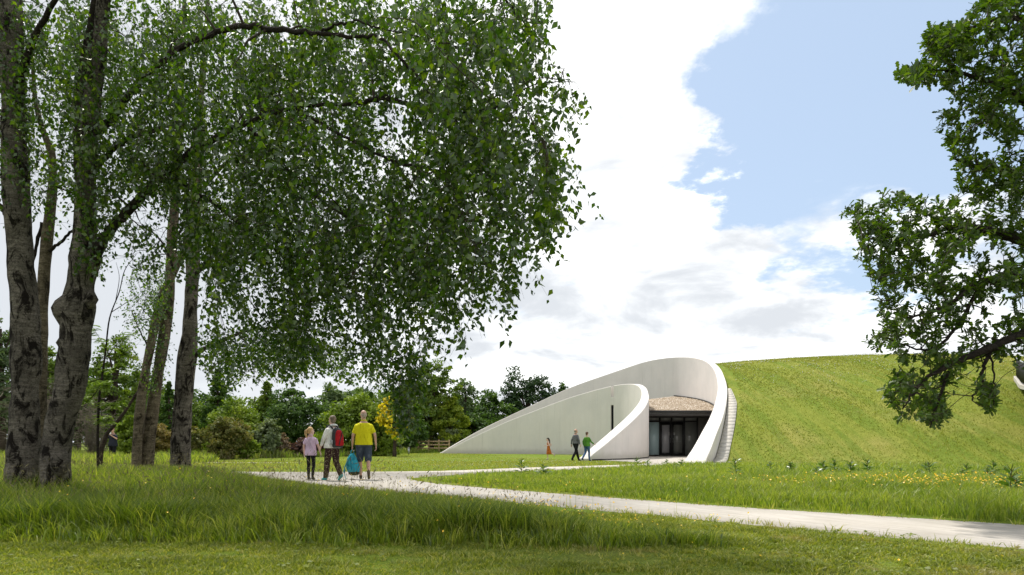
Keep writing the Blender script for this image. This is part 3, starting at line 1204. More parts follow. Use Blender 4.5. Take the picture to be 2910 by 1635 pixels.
T1, T1B, T2, T3A, T3B, T4 = range(6)
TRUNKS = {
    T1: [[(62, 1300, 12.6, .37), (60, 1190, 12.6, .315), (62, 1000, 12.6, .275), (66, 850, 12.6, .262), (52, 650, 12.6, .25), (42, 500, 12.6, .24), (34, 300, 12.5, .225),
          (30, 100, 12.4, .20), (24, -150, 12.3, .17), (20, -500, 12.2, .10), (20, -760, 12.2, .03)]],
    T1B: [[(112, 1290, 13.9, .12), (104, 1000, 13.9, .11), (107, 785, 13.9, .12), (115, 636, 13.9, .12), (131, 489, 13.9, .10), (130, 391, 13.9, .09), (110, 333, 13.9, .06), (88, 245, 13.8, .045), (78, 60, 13.6, .02)]],
    T2: [[(138, 1300, 12.3, .36), (140, 1190, 12.3, .275), (144, 1110, 12.3, .275), (157, 1040, 12.3, .262), (176, 970, 12.3, .258), (187, 880, 12.3, .285), (192, 820, 12.3, .31), (195, 765, 12.3, .32), (203, 710, 12.3, .26), (213, 640, 12.3, .26),
          (214, 560, 12.3, .19), (216, 480, 12.3, .175), (224, 330, 12.2, .17), (246, 150, 12.0, .14), (268, -100, 11.7, .11), (280, -420, 11.4, .05), (285, -640, 11.2, .02)]],
    T3A: [[(343, 1222, 18.8, .16), (345, 1120, 18.8, .145), (355, 1008, 18.8, .135), (377, 879, 18.8, .13), (407, 751, 18.8, .12), (440, 680, 18.8, .11), (472, 596, 18.8, .09), (490, 480, 18.6, .06), (520, 300, 18.4, .03)]],
    T3B: [[(371, 1222, 19.1, .22), (373, 1120, 19.1, .19), (394, 965, 19.1, .175), (411, 858, 19.1, .165), (424, 760, 19.1, .16), (432, 620, 19.1, .15), (442, 480, 19.1, .13), (452, 300, 19.0, .10), (462, 60, 18.9, .06), (470, -250, 18.6, .02)]],
    T4: [[(456, 1215, 20, .33), (455, 1120, 20, .28), (463, 1010, 20, .265), (474, 900, 20, .25), (481, 760, 20, .22), (487, 640, 20, .20), (492, 480, 20, .17), (500, 300, 19.6, .12), (520, 60, 19.2, .07), (530, -200, 18.8, .02)],
         [(437, 1210, 19.9, .13), (440, 1080, 19.9, .10), (447, 980, 19.9, .095), (453, 900, 19.9, .09), (466, 840, 19.9, .10)]],
}
LIMBS = {
    T1: [[(30, 560, 12.6, .08), (4, 520, 12.6, .06), (-60, 470, 12.5, .04), (-160, 480, 12.4, .015)],
         [(34, 250, 12.5, .09), (90, 90, 12.0, .06), (180, -60, 11.3, .04), (300, -160, 10.6, .02)]],
    T1B: [[(116, 640, 13.9, .045), (150, 612, 13.8, .035), (188, 575, 13.7, .03), (214, 540, 13.6, .015)],
          [(107, 560, 13.9, .05), (84, 650, 13.9, .03), (70, 720, 13.9, .02)]],
    T2: [[(236, 660, 12.3, .13), (262, 596, 12.25, .105), (306, 548, 12.1, .095), (352, 500, 12.0, .09), (420, 434, 11.7, .08), (500, 372, 11.3, .065), (620, 310, 10.8, .05), (740, 270, 10.2, .035), (900, 262, 9.6, .03), (960, 246, 9.3, .045), (1030, 266, 9.0, .03), (1070, 292, 8.8, .016)],
         [(214, 560, 12.3, .14), (203, 440, 12.3, .12), (201, 300, 12.2, .11), (212, 160, 12.1, .09), (238, 0, 11.9, .07), (250, -250, 11.5, .03)],
         [(243, 420, 12.2, .06), (285, 375, 12.1, .05), (330, 345, 12.0, .045), (380, 332, 11.8, .04), (430, 318, 11.6, .025), (520, 330, 11.2, .012)],
         [(250, 330, 12.1, .09), (290, 285, 12.0, .075), (340, 220, 11.7, .065), (400, 165, 11.3, .055), (480, 105, 10.7, .05), (600, 68, 9.8, .047), (700, 75, 9.3, .045), (800, 84, 9.0, .036), (890, 92, 8.8, .028), (960, 98, 8.6, .022), (1000, 140, 8.4, .02), (1060, 205, 8.2, .016), (1120, 285, 8.1, .012), (1200, 330, 8.0, .008)],
         [(800, 84, 9.0, .025), (850, 62, 8.9, .02), (900, 55, 8.8, .016), (960, 72, 8.6, .012), (1040, 90, 8.4, .01), (1150, 120, 8.2, .006)],
         [(268, -60, 11.7, .08), (400, -160, 10.8, .06), (600, -200, 9.8, .05), (850, -190, 9.0, .04), (1080, -120, 8.4, .03), (1250, -20, 8.0, .02), (1330, 80, 7.9, .008)],
         [(740, 270, 10.2, .03), (860, 340, 9.8, .026), (980, 400, 9.3, .022), (1110, 430, 8.8, .018), (1250, 430, 8.4, .012), (1350, 470, 8.2, .006)],
         [(1070, 292, 8.8, .014), (1160, 285, 8.5, .012), (1260, 265, 8.2, .010), (1340, 215, 8.0, .008), (1420, 205, 7.9, .005)],
         [(620, 310, 10.8, .035), (720, 430, 10.6, .03), (830, 520, 10.4, .024), (960, 600, 10.0, .018), (1080, 640, 9.6, .012), (1180, 690, 9.3, .006)],
         [(420, 434, 11.7, .05), (520, 500, 11.6, .04), (640, 590, 11.5, .03), (760, 680, 11.3, .022), (880, 760, 11.0, .014), (980, 830, 10.8, .007)]],
    T3A: [[(440, 680, 18.8, .04), (400, 600, 18.6, .03), (340, 560, 18.4, .02), (300, 520, 18.2, .01)],
          [(377, 879, 18.8, .03), (350, 830, 18.6, .02), (330, 780, 18.4, .01)]],
    T3B: [[(432, 620, 19.1, .05), (480, 540, 18.4, .04), (560, 470, 17.5, .03), (660, 440, 16.6, .015)],
          [(412, 850, 19.1, .03), (380, 800, 18.9, .02), (350, 770, 18.7, .01)]],
    T4: [[(488, 900, 20, .085), (510, 880, 19.8, .07), (545, 864, 19.4, .06), (600, 840, 18.8, .05), (660, 826, 18.2, .04), (730, 828, 17.6, .03), (820, 840, 17.0, .018), (900, 860, 16.5, .008)],
         [(485, 700, 20, .08), (540, 640, 19.2, .065), (620, 590, 18.2, .05), (730, 570, 17.2, .035), (860, 600, 16.4, .02), (960, 660, 15.8, .01)],
         [(492, 500, 19.9, .07), (560, 420, 19, .06), (680, 360, 17.8, .045), (820, 350, 16.6, .03), (960, 380, 15.8, .015)],
         [(600, 840, 18.8, .03), (640, 880, 18.4, .02), (690, 890, 18, .012), (740, 930, 17.7, .006)]],
}
BIRCH_INFO = {
    T1: ('birch_tree', 'thick dark birch trunk nearest the left edge, leaning slightly left', M_BIRCH),
    T1B: ('birch_tree', 'thin birch stem half hidden between the two thick foreground trunks', M_BIRCH_SLIM),
    T2: ('birch_tree', 'gnarled thick birch with a burl and fork, its drooping crown filling the upper picture', M_BIRCH),
    T3A: ('birch_tree', 'slimmer leaning birch of the crossing pair, bent over to the right', M_BIRCH_SLIM),
    T3B: ('birch_tree', 'upright pale birch behind the leaning one in the crossing pair', M_BIRCH_SLIM),
    T4: ('birch_tree', 'birch with a dark side stem, closest of the birches to the three walkers', M_BIRCH),
}
ROOT, NODES, NOWN, NRAD = {}, [], [], []
TWIGS = {k: MB() for k in TRUNKS}
CROWN = {k: MB() for k in TRUNKS}


def shifted(mb, off):
    for k in range(len(mb.v)):
        mb.v[k] = mb.v[k] - off
    return mb


for k in TRUNKS:
    nm, lab, bm = BIRCH_INFO[k]
    c0 = PD(*TRUNKS[k][0][0][:3])
    base = np.array([c0[0], c0[1], 0.0])
    ROOT[k] = (empty(nm, base, lab, 'tree'), base)
    for li, pts in enumerate(TRUNKS[k]):
        c, r = limb(pts)
        c[0, 2] = min(c[0, 2], -.05)
        # finer rings for the relief of the bark
        L = np.concatenate([[0], np.cumsum(np.linalg.norm(np.diff(c, axis=0), axis=1))])
        q = np.arange(0, L[-1], .07 if li == 0 and k in (T1, T2) else .11)
        cc = np.column_stack([np.interp(q, L, c[:, a]) for a in range(3)])
        rr = np.interp(q, L, r)
        rr = rr * (1 + .06 * np.sin(q * 2.3 + k) + .03 * np.sin(q * 7.1))
        flare = np.exp(-q / .28) * .28
        mb = MB()
        tube(mb, cc, rr * .88 * (1 + flare), 26 if k in (T1, T2) else 16, wob=.13 if k in (T1, T2) else .10, wscale=3.4)
        if k == T2 and li == 0:       # burl and cracked swellings
            for (bx, by, dx, br) in ((158, 778, -.02, .19), (228, 752, .0, .12), (172, 865, -.02, .15), (150, 1160, -.1, .2)):
                p = PD(bx, by, 12.2)
                tube(mb, [p + np.array([0, 0, -br * 1.5]), p + np.array([0, -.01, -br * .6]), p, p + np.array([0, 0, br * .6]), p + np.array([0.02, .02, br * 1.3])], [br * .25, br * .8, br, br * .75, br * .2], 14, wob=.3, wscale=5)
        shifted(mb, base).build('trunk' if li == 0 else 'side_stem', bm, ROOT[k][0], smooth=True)
        NODES.append(c[::2]); NOWN += [k] * len(c[::2]); NRAD.append(r[::2])
    for pts in LIMBS[k]:
        mb = MB()
        c, r = limb(pts)
        c[1:-1] += rng.normal(0, .010, c[1:-1].shape)
        tube(mb, c, r * .85, 8, wob=.10, wscale=6)
        shifted(mb, base).build('limb', M_BRANCH, ROOT[k][0], smooth=True)
        NODES.append(c[::2]); NOWN += [k] * len(c[::2]); NRAD.append(r[::2])
NODES = np.vstack(NODES)
NOWN = np.array(NOWN)
NRAD = np.concatenate(NRAD)
# nodes high enough to carry twigs
ok = NODES[:, 2] > 3.3
NODES, NOWN, NRAD = NODES[ok], NOWN[ok], NRAD[ok]

# where the crown of the birches shows, as depth-bearing regions (x, y of the 2576-wide view)
CROWN_A = [(560, -30), (1385, -30), (1388, 70), (1365, 110), (1330, 140), (1318, 200), (1330, 225), (1400, 195), (1462, 188), (1476, 270), (1440, 300), (1395, 270), (1398, 420), (1410, 500), (1392, 575), (1365, 600),
           (1300, 610), (1298, 720), (1262, 770), (1225, 720), (1200, 800), (1165, 850), (1110, 870), (1060, 900), (1045, 985), (1010, 1030), (985, 960), (905, 930), (850, 890), (770, 900), (740, 920), (690, 860),
           (600, 940), (560, 930), (515, 870), (500, 700), (470, 560), (430, 470), (330, 470), (230, 520), (150, 470), (110, 300), (100, 120), (120, -30)]
CROWN_B = [(-60, -30), (130, -30), (110, 200), (90, 330), (140, 420), (120, 620), (90, 540), (20, 430), (-60, 600)]
CROWN_C = [(200, 330), (480, 330), (500, 560), (480, 700), (420, 640), (370, 720), (300, 600), (250, 700), (190, 680), (180, 500)]
CROWN_D = [(310, 640), (420, 640), (425, 900), (400, 1000), (340, 960), (310, 850)]
CROWN_E = [(500, 830), (780, 830), (900, 880), (1000, 900), (1050, 960), (1045, 1040), (1000, 1060), (960, 985), (890, 960), (800, 930), (730, 950), (640, 950), (540, 985), (500, 900)]
CROWN_UP = [(-250, -800), (1150, -760), (1420, -350), (1400, -30), (-250, -30)]
HOLES = [(990, 215, 70, 75, .06), (1010, 250, 55, 60, .06), (640, 640, 40, 40, .5), (1190, 470, 55, 60, .25), (1235, 560, 60, 60, .35), (1120, 560, 50, 55, .5), (1290, 300, 60, 55, .5), (1330, 330, 40, 40, .3), (890, 395, 30, 22, .4),
         (1160, 640, 40, 50, .4), (330, 505, 90, 60, .35), (290, 630, 60, 70, .15), (130, 260, 50, 110, .45), (300, 300, 70, 60, .6), (420, 540, 50, 70, .5), (560, 780, 60, 50, .6), (1045, 760, 60, 50, .5), (1120, 800, 50, 40, .55),
         (620, 930, 40, 50, .3), (820, 900, 50, 40, .4), (1290, 80, 70, 60, .7)]
DEPTH_X = [-250, 0, 250, 500, 700, 900, 1100, 1300, 1480]
DEPTH_V = [12.6, 12.6, 12.2, 11.6, 11.0, 10.2, 9.2, 8.3, 7.9]


def crown_density(x, y):
    d = np.ones(np.shape(x))
    for hx, hy, rx, ry, k in HOLES:
        q = ((x - hx) / rx) ** 2 + ((y - hy) / ry) ** 2
        d = np.where(q < 1, d * (k + (1 - k) * q ** 2), d)
    nz = np.array([mnoise.noise(Vector((a / 90, b / 90, 0.3))) for a, b in zip(x, y)])
    n2 = np.array([mnoise.noise(Vector((a / 38, b / 55, 7.3))) for a, b in zip(x, y)])
    low = np.where(x < 1000, np.clip((y - 640) / 260, 0, 1), np.clip((y - 560) / 300, 0, 1))
    d = d * (1 - .62 * low)
    return np.clip(d * (.74 + .95 * nz + .75 * n2), .03, 1)


def strands(poly, n, depth_off=0.0, spread=1.0, hang=(.3, 1.15), step=.036, dens=crown_density, lsz=(.045, .072), only=None, deep=None):
    s = sample_poly(poly, n, dens)
    n = len(s)
    d = np.interp(s[:, 0], DEPTH_X, DEPTH_V) + depth_off + rng.normal(0, spread, n)
    if deep is not None:
        d = rng.uniform(*deep, n)
    d = np.clip(d, 6.6, 24)
    st = np.column_stack([(s[:, 0] * DS - CX) / F * d, d, CAMH - (s[:, 1] * DS - HY) / F * d])
    ln = rng.uniform(*hang, n)
    # keep strands from reaching below the crown's edge
    for fr_ in (1.0, .75, .5):
        yb = s[:, 1] + ln * .9 * F / d / DS
        outp = ~inpoly(s[:, 0], np.clip(yb, -2000, 1e9), np.array(poly))
        ln = np.where(outp, ln * .72, ln)
    return st, np.maximum(ln, .16), d


def grow(st, ln, own_hint=None, step=.036, lsz=(.045, .072)):
    """connect the strands to the nearest wood with thin arching twigs, then hang the leaves on them"""
    n = len(st)
    global NODES, NOWN, NRAD
    near = np.empty(n, int)
    dist = np.empty(n)
    for a in range(0, n, 2000):
        dd = np.linalg.norm((st[a:a + 2000, None] - NODES[None]) * np.array([1, 1, 1.0]), axis=2)
        near[a:a + 2000] = dd.argmin(1)
        dist[a:a + 2000] = dd.min(1)
    return near, dist


def skeleton(st, nb):
    """add nb arching secondary branches that reach through the crown"""
    global NODES, NOWN, NRAD
    idx = rng.choice(len(st), nb, replace=False)
    tgt = st[idx]
    order = np.argsort(np.linalg.norm(tgt[:, None] - NODES[None], axis=2).min(1))
    for t in tgt[order]:
        dd = np.linalg.norm(NODES - t, axis=1) + .25 * np.maximum(NODES[:, 2] - t[2], -3) * -0.1
        k = int(dd.argmin())
        a, own = NODES[k], NOWN[k]
        L = np.linalg.norm(t - a)
        if L < .25:
            continue
        m1 = a + (t - a) * .4 + np.array([0, 0, .14 * L]) + rng.normal(0, .05 * L, 3)
        m2 = a + (t - a) * .75 + np.array([0, 0, .12 * L]) + rng.normal(0, .04 * L, 3)
        c = catmull([a, m1, m2, t], 4)
        r0 = min(max(NRAD[k] * .7, .006), .022)
        r = np.linspace(r0, .0035, len(c))
        tube(TWIGS[own], c, r, 5, cap=False)
        NODES = np.vstack([NODES, c[2:]])
        NOWN = np.append(NOWN, [own] * (len(c) - 2))
        NRAD = np.append(NRAD, r[2:])


def dress(st, ln, step, lsz, tw=True):
    near, dist = grow(st, ln)
    own = NOWN[near]
    n = len(st)
    # every strand: start, sideways sway, hanging down
    sway = rng.normal(.05, .24, (n, 2))
    for k in TRUNKS:
        ids = np.where(own == k)[0]
        if not len(ids):
            continue
        P0, L = st[ids], ln[ids]
        m = np.maximum((L / step).astype(int), 3)
        rep = np.repeat(np.arange(len(ids)), m)
        t = np.concatenate([(np.arange(q) + .5) / q for q in m])
        pos = P0[rep].copy()
        pos[:, 0] += sway[ids][rep, 0] * t * L[rep] * 1.3
        pos[:, 1] += sway[ids][rep, 1] * t * L[rep] * 1.3
        pos[:, 2] -= L[rep] * t ** 1.15
        pos += rng.normal(0, .038, pos.shape)
        a = rng.uniform(0, 2 * np.pi, len(pos))
        ax = np.column_stack([np.cos(a) * .8, np.sin(a) * .8, rng.normal(-.75, .4, len(pos))])
        nr = rng.normal(0, 1, (len(pos), 3))
        nr[:, 2] += .5
        leaves(CROWN[k], pos, ax, nr, rng.uniform(*lsz, len(pos)), BIRCH_T, BIRCH_F, np.clip(rng.normal(.45, .26, len(pos)) + np.repeat(rng.normal(0, .16, len(ids)), m), 0, 1))
        if tw:
            for q in range(len(ids)):
                a0 = NODES[near[ids[q]]]
                p0 = P0[q]
                e = p0 + np.array([sway[ids[q], 0] * L[q] * 1.3, sway[ids[q], 1] * L[q] * 1.3, -L[q]])
                mid = p0 + (e - p0) * .5 + np.array([0, 0, -.02])
                top = (a0 + p0) / 2 + np.array([0, 0, .12 * np.linalg.norm(p0 - a0)])
                pts = [a0, top, p0, mid, e] if np.linalg.norm(p0 - a0) < 1.3 else [p0, mid, e]
                tube(TWIGS[k], pts, np.linspace(.0028, .0010, len(pts)), 3, cap=False)


sA, lA, _ = strands(CROWN_A, 3700)
sA2, lA2, _ = strands([(x + (0 if x < 1200 else -70), y) for x, y in np.array(CROWN_A) * [1, .78]], 850, deep=(13.5, 17.5), hang=(.5, 1.2))
sB, lB, _ = strands(CROWN_B, 480, spread=.7, hang=(.2, .6))
sC, lC, _ = strands(CROWN_C, 480, spread=.6, hang=(.2, .55))
sD, lD, _ = strands(CROWN_D, 190, deep=(17.2, 19.6), hang=(.3, .7))
sE, lE, _ = strands(CROWN_E, 420, deep=(11, 17), hang=(.3, .8))
CROWN_F = [(985, 880), (1070, 880), (1060, 980), (1045, 1088), (1005, 1084), (990, 1000)]
sF, lF, _ = strands(CROWN_F, 95, deep=(9.2, 10.6), hang=(.3, .7))
sU, lU, _ = strands(CROWN_UP, 420, spread=1.9, hang=(.5, 1.3), dens=None)
allst = np.vstack([sA, sA2, sB, sC, sD, sE, sF])
skeleton(allst, 520)
skeleton(sU, 160)
dress(sA, lA, .040, (.05, .098))
dress(sA2, lA2, .05, (.06, .10))
for s_, l_ in ((sB, lB), (sC, lC)):
    dress(s_, l_, .040, (.05, .095))
dress(sD, lD, .04, (.05, .08))
dress(sE, lE, .040, (.055, .095))
dress(sF, lF, .038, (.05, .09))
dress(sU, lU, .06, (.075, .11), tw=False)
M_BIRCH_LEAF = leafmat('birch_leaves', ramp3((.015, .042, .004), (.034, .074, .007), (.100, .150, .016)), .55, (1.8, 1.9, .35), .055, .32)
for k in TRUNKS:
    root, base = ROOT[k]
    if TWIGS[k].n:
        shifted(TWIGS[k], base).build('twigs', M_TWIG, root, kind='stuff')
    if CROWN[k].n:
        shifted(CROWN[k], base).build('crown', M_BIRCH_LEAF, root, kind='stuff')

# ================================================================== OAK AT THE RIGHT
OAK_BASE = np.array([10.6, 10.2, 0.0])
oak = empty('oak_tree', OAK_BASE, 'oak reaching in from the right edge with dark lobed leaves on spreading limbs', 'tree')
OL = [[(2576 + 180, 560, 10.0, .20), (2640, 610, 9.7, .13), (2560, 600, 9.5, .085), (2480, 580, 9.3, .06), (2400, 572, 9.1, .04), (2300, 600, 9.0, .02), (2200, 590, 8.9, .01)],
      [(2760, 700, 10, .16), (2640, 690, 9.6, .09), (2560, 690, 9.4, .07), (2470, 712, 9.2, .05), (2380, 770, 9.0, .03), (2290, 800, 8.9, .015)],
      [(2770, 760, 10, .16), (2660, 800, 9.3, .09), (2576, 836, 9.0, .065), (2500, 872, 8.8, .055), (2420, 905, 8.7, .045), (2350, 940, 8.6, .03), (2300, 985, 8.5, .018), (2270, 1030, 8.5, .008)],
      [(2500, 872, 8.8, .03), (2475, 920, 8.75, .024), (2470, 960, 8.7, .02), (2452, 990, 8.7, .014), (2446, 1008, 8.7, .01)],
      [(2760, 330, 10.2, .16), (2660, 300, 9.8, .10), (2570, 250, 9.6, .06), (2470, 200, 9.4, .035), (2380, 178, 9.2, .018), (2310, 180, 9.1, .01), (2250, 184, 9.0, .005)],
      [(2760, 420, 10.2, .16), (2650, 440, 9.8, .09), (2560, 430, 9.6, .05), (2470, 420, 9.4, .03), (2400, 400, 9.2, .012)],
      [(2760, 130, 10.2, .14), (2660, 80, 9.8, .08), (2580, 50, 9.6, .05), (2500, 50, 9.4, .03), (2420, 80, 9.2, .014), (2345, 95, 9.1, .006)],
      [(2400, 905, 8.7, .025), (2370, 980, 8.6, .02), (2350, 1040, 8.6, .014), (2340, 1075, 8.6, .008)],
      [(2470, 712, 9.2, .03), (2400, 830, 9.0, .025), (2330, 880, 8.9, .016), (2230, 850, 8.8, .008)],
      [(2490, 892, 8.75, .014), (2502, 960, 8.7, .011), (2500, 1020, 8.7, .007)]]
mbl = MB()
tube(mbl, catmull([[10.6, 10.2, -.1], [10.55, 10.2, 1.2], [10.3, 10.15, 3.2], [10.0, 10.1, 5.2], [9.9, 10.1, 7.2], [9.7, 10.0, 9.5]], 6), np.linspace(.52, .12, 31), 18, wob=.12)
shifted(mbl, OAK_BASE).build('trunk', M_BROWNBARK, oak, smooth=True)
on_, onr = [], []
for pts in OL:
    c, r = limb(pts)
    if pts[0][0] > 2700:       # run back into the trunk
        zt = np.clip(c[0, 2] - .8, 2.2, 8.5)
        root_p = np.array([10.1, 10.1, zt])
        c = np.vstack([root_p, (root_p + c[0]) / 2 + np.array([0, 0, -.1]), c])
        r = np.concatenate([[r[0] * 1.25, r[0] * 1.1], r])
    c[2:-1] += rng.normal(0, .008, c[2:-1].shape)
    mbl = MB()
    tube(mbl, c, r * .9, 9, wob=.10, wscale=6)
    shifted(mbl, OAK_BASE).build('limb', M_BRANCH, oak, smooth=True)
    on_.append(c); onr.append(r)
ON, ONR = np.vstack(on_), np.concatenate(onr)
OAK_A = [(2515, -30), (2440, 20), (2425, 55), (2330, 70), (2322, 110), (2335, 160), (2250, 182), (2340, 205), (2400, 232), (2355, 295), (2380, 360), (2410, 400), (2400, 455), (2420, 500), (2310, 492), (2230, 478), (2150, 505), (2118, 540),
         (2165, 600), (2150, 650), (2195, 690), (2200, 750), (2215, 800), (2240, 830), (2175, 848), (2185, 868), (2250, 880), (2240, 950), (2225, 990), (2250, 1055), (2300, 1040), (2350, 1078), (2385, 1050), (2380, 990), (2400, 950), (2450, 930),
         (2475, 905), (2540, 900), (2600, 940), (2680, 920), (2680, -30)]
OAK_B = [(2455, 955), (2500, 975), (2510, 1020), (2505, 1035), (2470, 1025)]
OAK_HOLES = [(2480, 380, 40, 40, .4), (2540, 100, 30, 40, .3), (2470, 790, 60, 45, .15), (2540, 760, 40, 50, .25), (2400, 850, 45, 40, .35), (2290, 740, 40, 50, .55), (2560, 540, 40, 30, .4), (2440, 655, 40, 30, .45), (2330, 560, 50, 25, .6), (2540, 880, 40, 25, .5), (2420, 320, 50, 40, .6), (2460, 940, 30, 25, .2)]


def oak_density(x, y):
    d = np.ones(np.shape(x))
    for hx, hy, rx, ry, k in OAK_HOLES:
        q = ((x - hx) / rx) ** 2 + ((y - hy) / ry) ** 2
        d = np.where(q < 1, d * (k + (1 - k) * q ** 2), d)
    nz = np.array([mnoise.noise(Vector((a / 45, b / 45, 4.3))) for a, b in zip(x, y)])
    return np.clip(d * (.80 + 1.1 * nz), .03, 1)


mt, mc = MB(), MB()
tg = np.vstack([sample_poly(OAK_A, 2250, oak_density), sample_poly(OAK_B, 40), sample_poly([(2242, 182), (2330, 160), (2350, 190), (2345, 215), (2290, 208)], 60), sample_poly([(2430, 55), (2335, 72), (2328, 110), (2345, 150), (2440, 160)], 120)])
dd_ = np.interp(tg[:, 0], [2100, 2576, 2680], [8.9, 9.4, 9.6]) + rng.normal(0, .55, len(tg))
tg3 = np.column_stack([(tg[:, 0] * DS - CX) / F * dd_, dd_, CAMH - (tg[:, 1] * DS - HY) / F * dd_])
up = rng.uniform(0, 1, (600, 3)) * np.array([5.5, 5, 4.5]) + np.array([5.5, 7.5, 7.2])
up = up[up[:, 0] / up[:, 1] > .70]      # crown above and beside the picture
low = rng.uniform(0, 1, (420, 3)) * np.array([3.5, 6, 6]) + np.array([8.2, 6.8, 2.6])
low = low[low[:, 0] / low[:, 1] > .80]
tg3 = np.vstack([tg3, up, low])
order = np.argsort(np.linalg.norm(tg3[:, None] - ON[None], axis=2).min(1))
LP, LA, LN = [], [], []
for t in tg3[order]:
    dd = np.linalg.norm(ON - t, axis=1)
    k = int(dd.argmin())
    a = ON[k]
    L = dd[k]
    if L > .06:
        c = catmull([a, a + (t - a) * .5 + rng.normal(0, .1 * L, 3) + np.array([0, 0, -.05 * L]), t], 3)
        tube(mt, c, np.linspace(min(max(ONR[k] * .6, .004), .012), .003, len(c)), 4, cap=False)
        if L > .2:
            ON = np.vstack([ON, c[1:]])
            ONR = np.append(ONR, np.linspace(.008, .003, len(c))[1:])
    dirn = (t - a) / (L + 1e-6)
    dirn = dirn * .6 + np.array([-.15, 0, .35])
    m = rng.integers(7, 12)
    ang = rng.uniform(0, 2 * np.pi, m)
    u = unit(np.cross(dirn, [.3, .2, .9]))
    w = unit(np.cross(dirn, u))
    ax = dirn * rng.uniform(.1, .8, m)[:, None] + (np.cos(ang)[:, None] * u + np.sin(ang)[:, None] * w)
    LP.append(t + dirn * rng.uniform(-.12, .03, m)[:, None] + rng.normal(0, .015, (m, 3)))
    LA.append(ax)
    nr = np.tile(np.array([0, 0, 1.0]), (m, 1)) + rng.normal(0, .45, (m, 3))
    LN.append(nr)
LP, LA, LN = map(np.vstack, (LP, LA, LN))
M_OAK_LEAF = leafmat('oak_leaves', ramp3((.020, .045, .006), (.042, .080, .010), (.095, .14, .018)), .42, (1.7, 1.8, .35), .035, .42)
leaves(mc, LP, LA, LN, rng.uniform(.06, .115, len(LP)), OAK_T, OAK_F, np.clip(rng.normal(.45, .25, len(LP)), 0, 1))
shifted(mt, OAK_BASE).build('twigs', M_TWIG, oak, kind='stuff')
shifted(mc, OAK_BASE).build('crown', M_OAK_LEAF, oak, kind='stuff')

# ================================================================== TREES AND SHRUBS BEHIND
FOL = {}


def fol(key):
    if key in FOL:
        return FOL[key]
    a = {
        'grey': ((0.06, 0.102, 0.042), (0.105, 0.1575, 0.0675), (0.1725, 0.225, 0.105)),
        'mid': ((0.06, 0.11, 0.016), (0.12, 0.185, 0.024), (0.2, 0.255, 0.04)),
        'dark': ((0.03, 0.066, 0.014), (0.062, 0.12, 0.022), (0.115, 0.18, 0.034)),
        'pine': ((0.0162, 0.0378, 0.0162), (0.0297, 0.0621, 0.0243), (0.054, 0.0945, 0.0351)),
        'bright': ((0.085, 0.14, 0.013), (0.15, 0.22, 0.02), (0.24, 0.3, 0.035)),
        'lime': ((0.1148, 0.1688, 0.0135), (0.2025, 0.2633, 0.0203), (0.297, 0.3375, 0.0378)),
        'yellow': ((0.2, 0.18, 0.015), (0.62, 0.5, 0.015), (0.8, 0.66, 0.03)),
        'copper': ((0.08, 0.1, 0.022), (0.14, 0.14, 0.035), (0.24, 0.19, 0.06)),
        'rust': ((0.11, 0.105, 0.025), (0.2, 0.15, 0.045), (0.3, 0.22, 0.07)),
        'purple': ((0.052, 0.0286, 0.0286), (0.091, 0.0442, 0.0442), (0.143, 0.0715, 0.065)),
        'pink': ((0.15, 0.1125, 0.075), (0.24, 0.165, 0.12), (0.33, 0.255, 0.18)),
        'silver': ((0.09, 0.12, 0.06), (0.1575, 0.195, 0.0975), (0.24, 0.2775, 0.15)),
    }[key]
    FOL[key] = leafmat('foliage_' + key, ramp3(*a), .35, (1.25, 1.3, .6), .02, .5)
    return FOL[key]


def clumps(n, style, ztop, zbot, rx, ry):
    """clump centres and their sizes for a crown of the given style (origin at the trunk base)"""
    h = ztop - zbot
    if style in ('cone', 'column'):
        t = rng.random(n) ** (1.25 if style == 'cone' else 1.0)
        prof = (1 - t) ** .85 if style == 'cone' else np.sqrt(np.clip(1 - np.abs(2 * t - .8) ** 2.6 / 2.6, .02, 1)) * (1 - t * .55)
        a = rng.uniform(0, 2 * np.pi, n)
        q = np.sqrt(rng.uniform(.35, 1, n)) * prof
        q *= 1 + .2 * np.sin(a * 3 + t * 9)
        c = np.column_stack([np.cos(a) * q * rx, np.sin(a) * q * ry, zbot + t * h])
        s = (.10 + .16 * prof) * rx
    elif style == 'layer':
        t = np.round(rng.random(n) * 7) / 7
        prof = np.sqrt(np.clip(1 - (t * 1.0) ** 2.4, .05, 1))
        a = rng.uniform(0, 2 * np.pi, n)
        q = np.sqrt(rng.uniform(.15, 1, n)) * prof * (1 + .16 * np.sin(a * 5 + t * 20))
        c = np.column_stack([np.cos(a) * q * rx, np.sin(a) * q * ry, zbot + (t * .93 + rng.normal(0, .045, n)) * h - .13 * h * q ** 2])
        s = np.full(n, .20 * rx)
    else:        # round, dome
        d = unit(rng.normal(0, 1, (n, 3)))
        if style == 'dome':
            d[:, 2] = np.where(d[:, 2] < -.2, d[:, 2] * .9, d[:, 2])
        r = rng.uniform(.45, 1, n) ** .5
        lob = 1 + .16 * np.sin(d[:, 0] * 5 + rx) + .14 * np.sin(d[:, 1] * 6 + d[:, 2] * 5 + h)
        d = d * (r * lob * .86)[:, None]
        c = np.column_stack([d[:, 0] * rx, d[:, 1] * ry, zbot + h / 2 + d[:, 2] * h / 2])
        # uneven outline: a few boughs stand out, others fall back
        nb = 7
        bd = unit(rng.normal(0, 1, (nb, 3)) + np.array([0, 0, .4]))
        ba = rng.uniform(-.22, .24, nb)
        dd_ = unit(d) @ bd.T
        k_ = 1 + (np.clip((dd_ - .55) / .45, 0, 1) * ba).sum(1)
        c = np.array([0, 0, zbot + h * .42]) + (c - np.array([0, 0, zbot + h * .42])) * k_[:, None]
        s = np.full(n, .21 * min(rx, h / 2)) * rng.uniform(.6, 1.3, n)
    return c, s


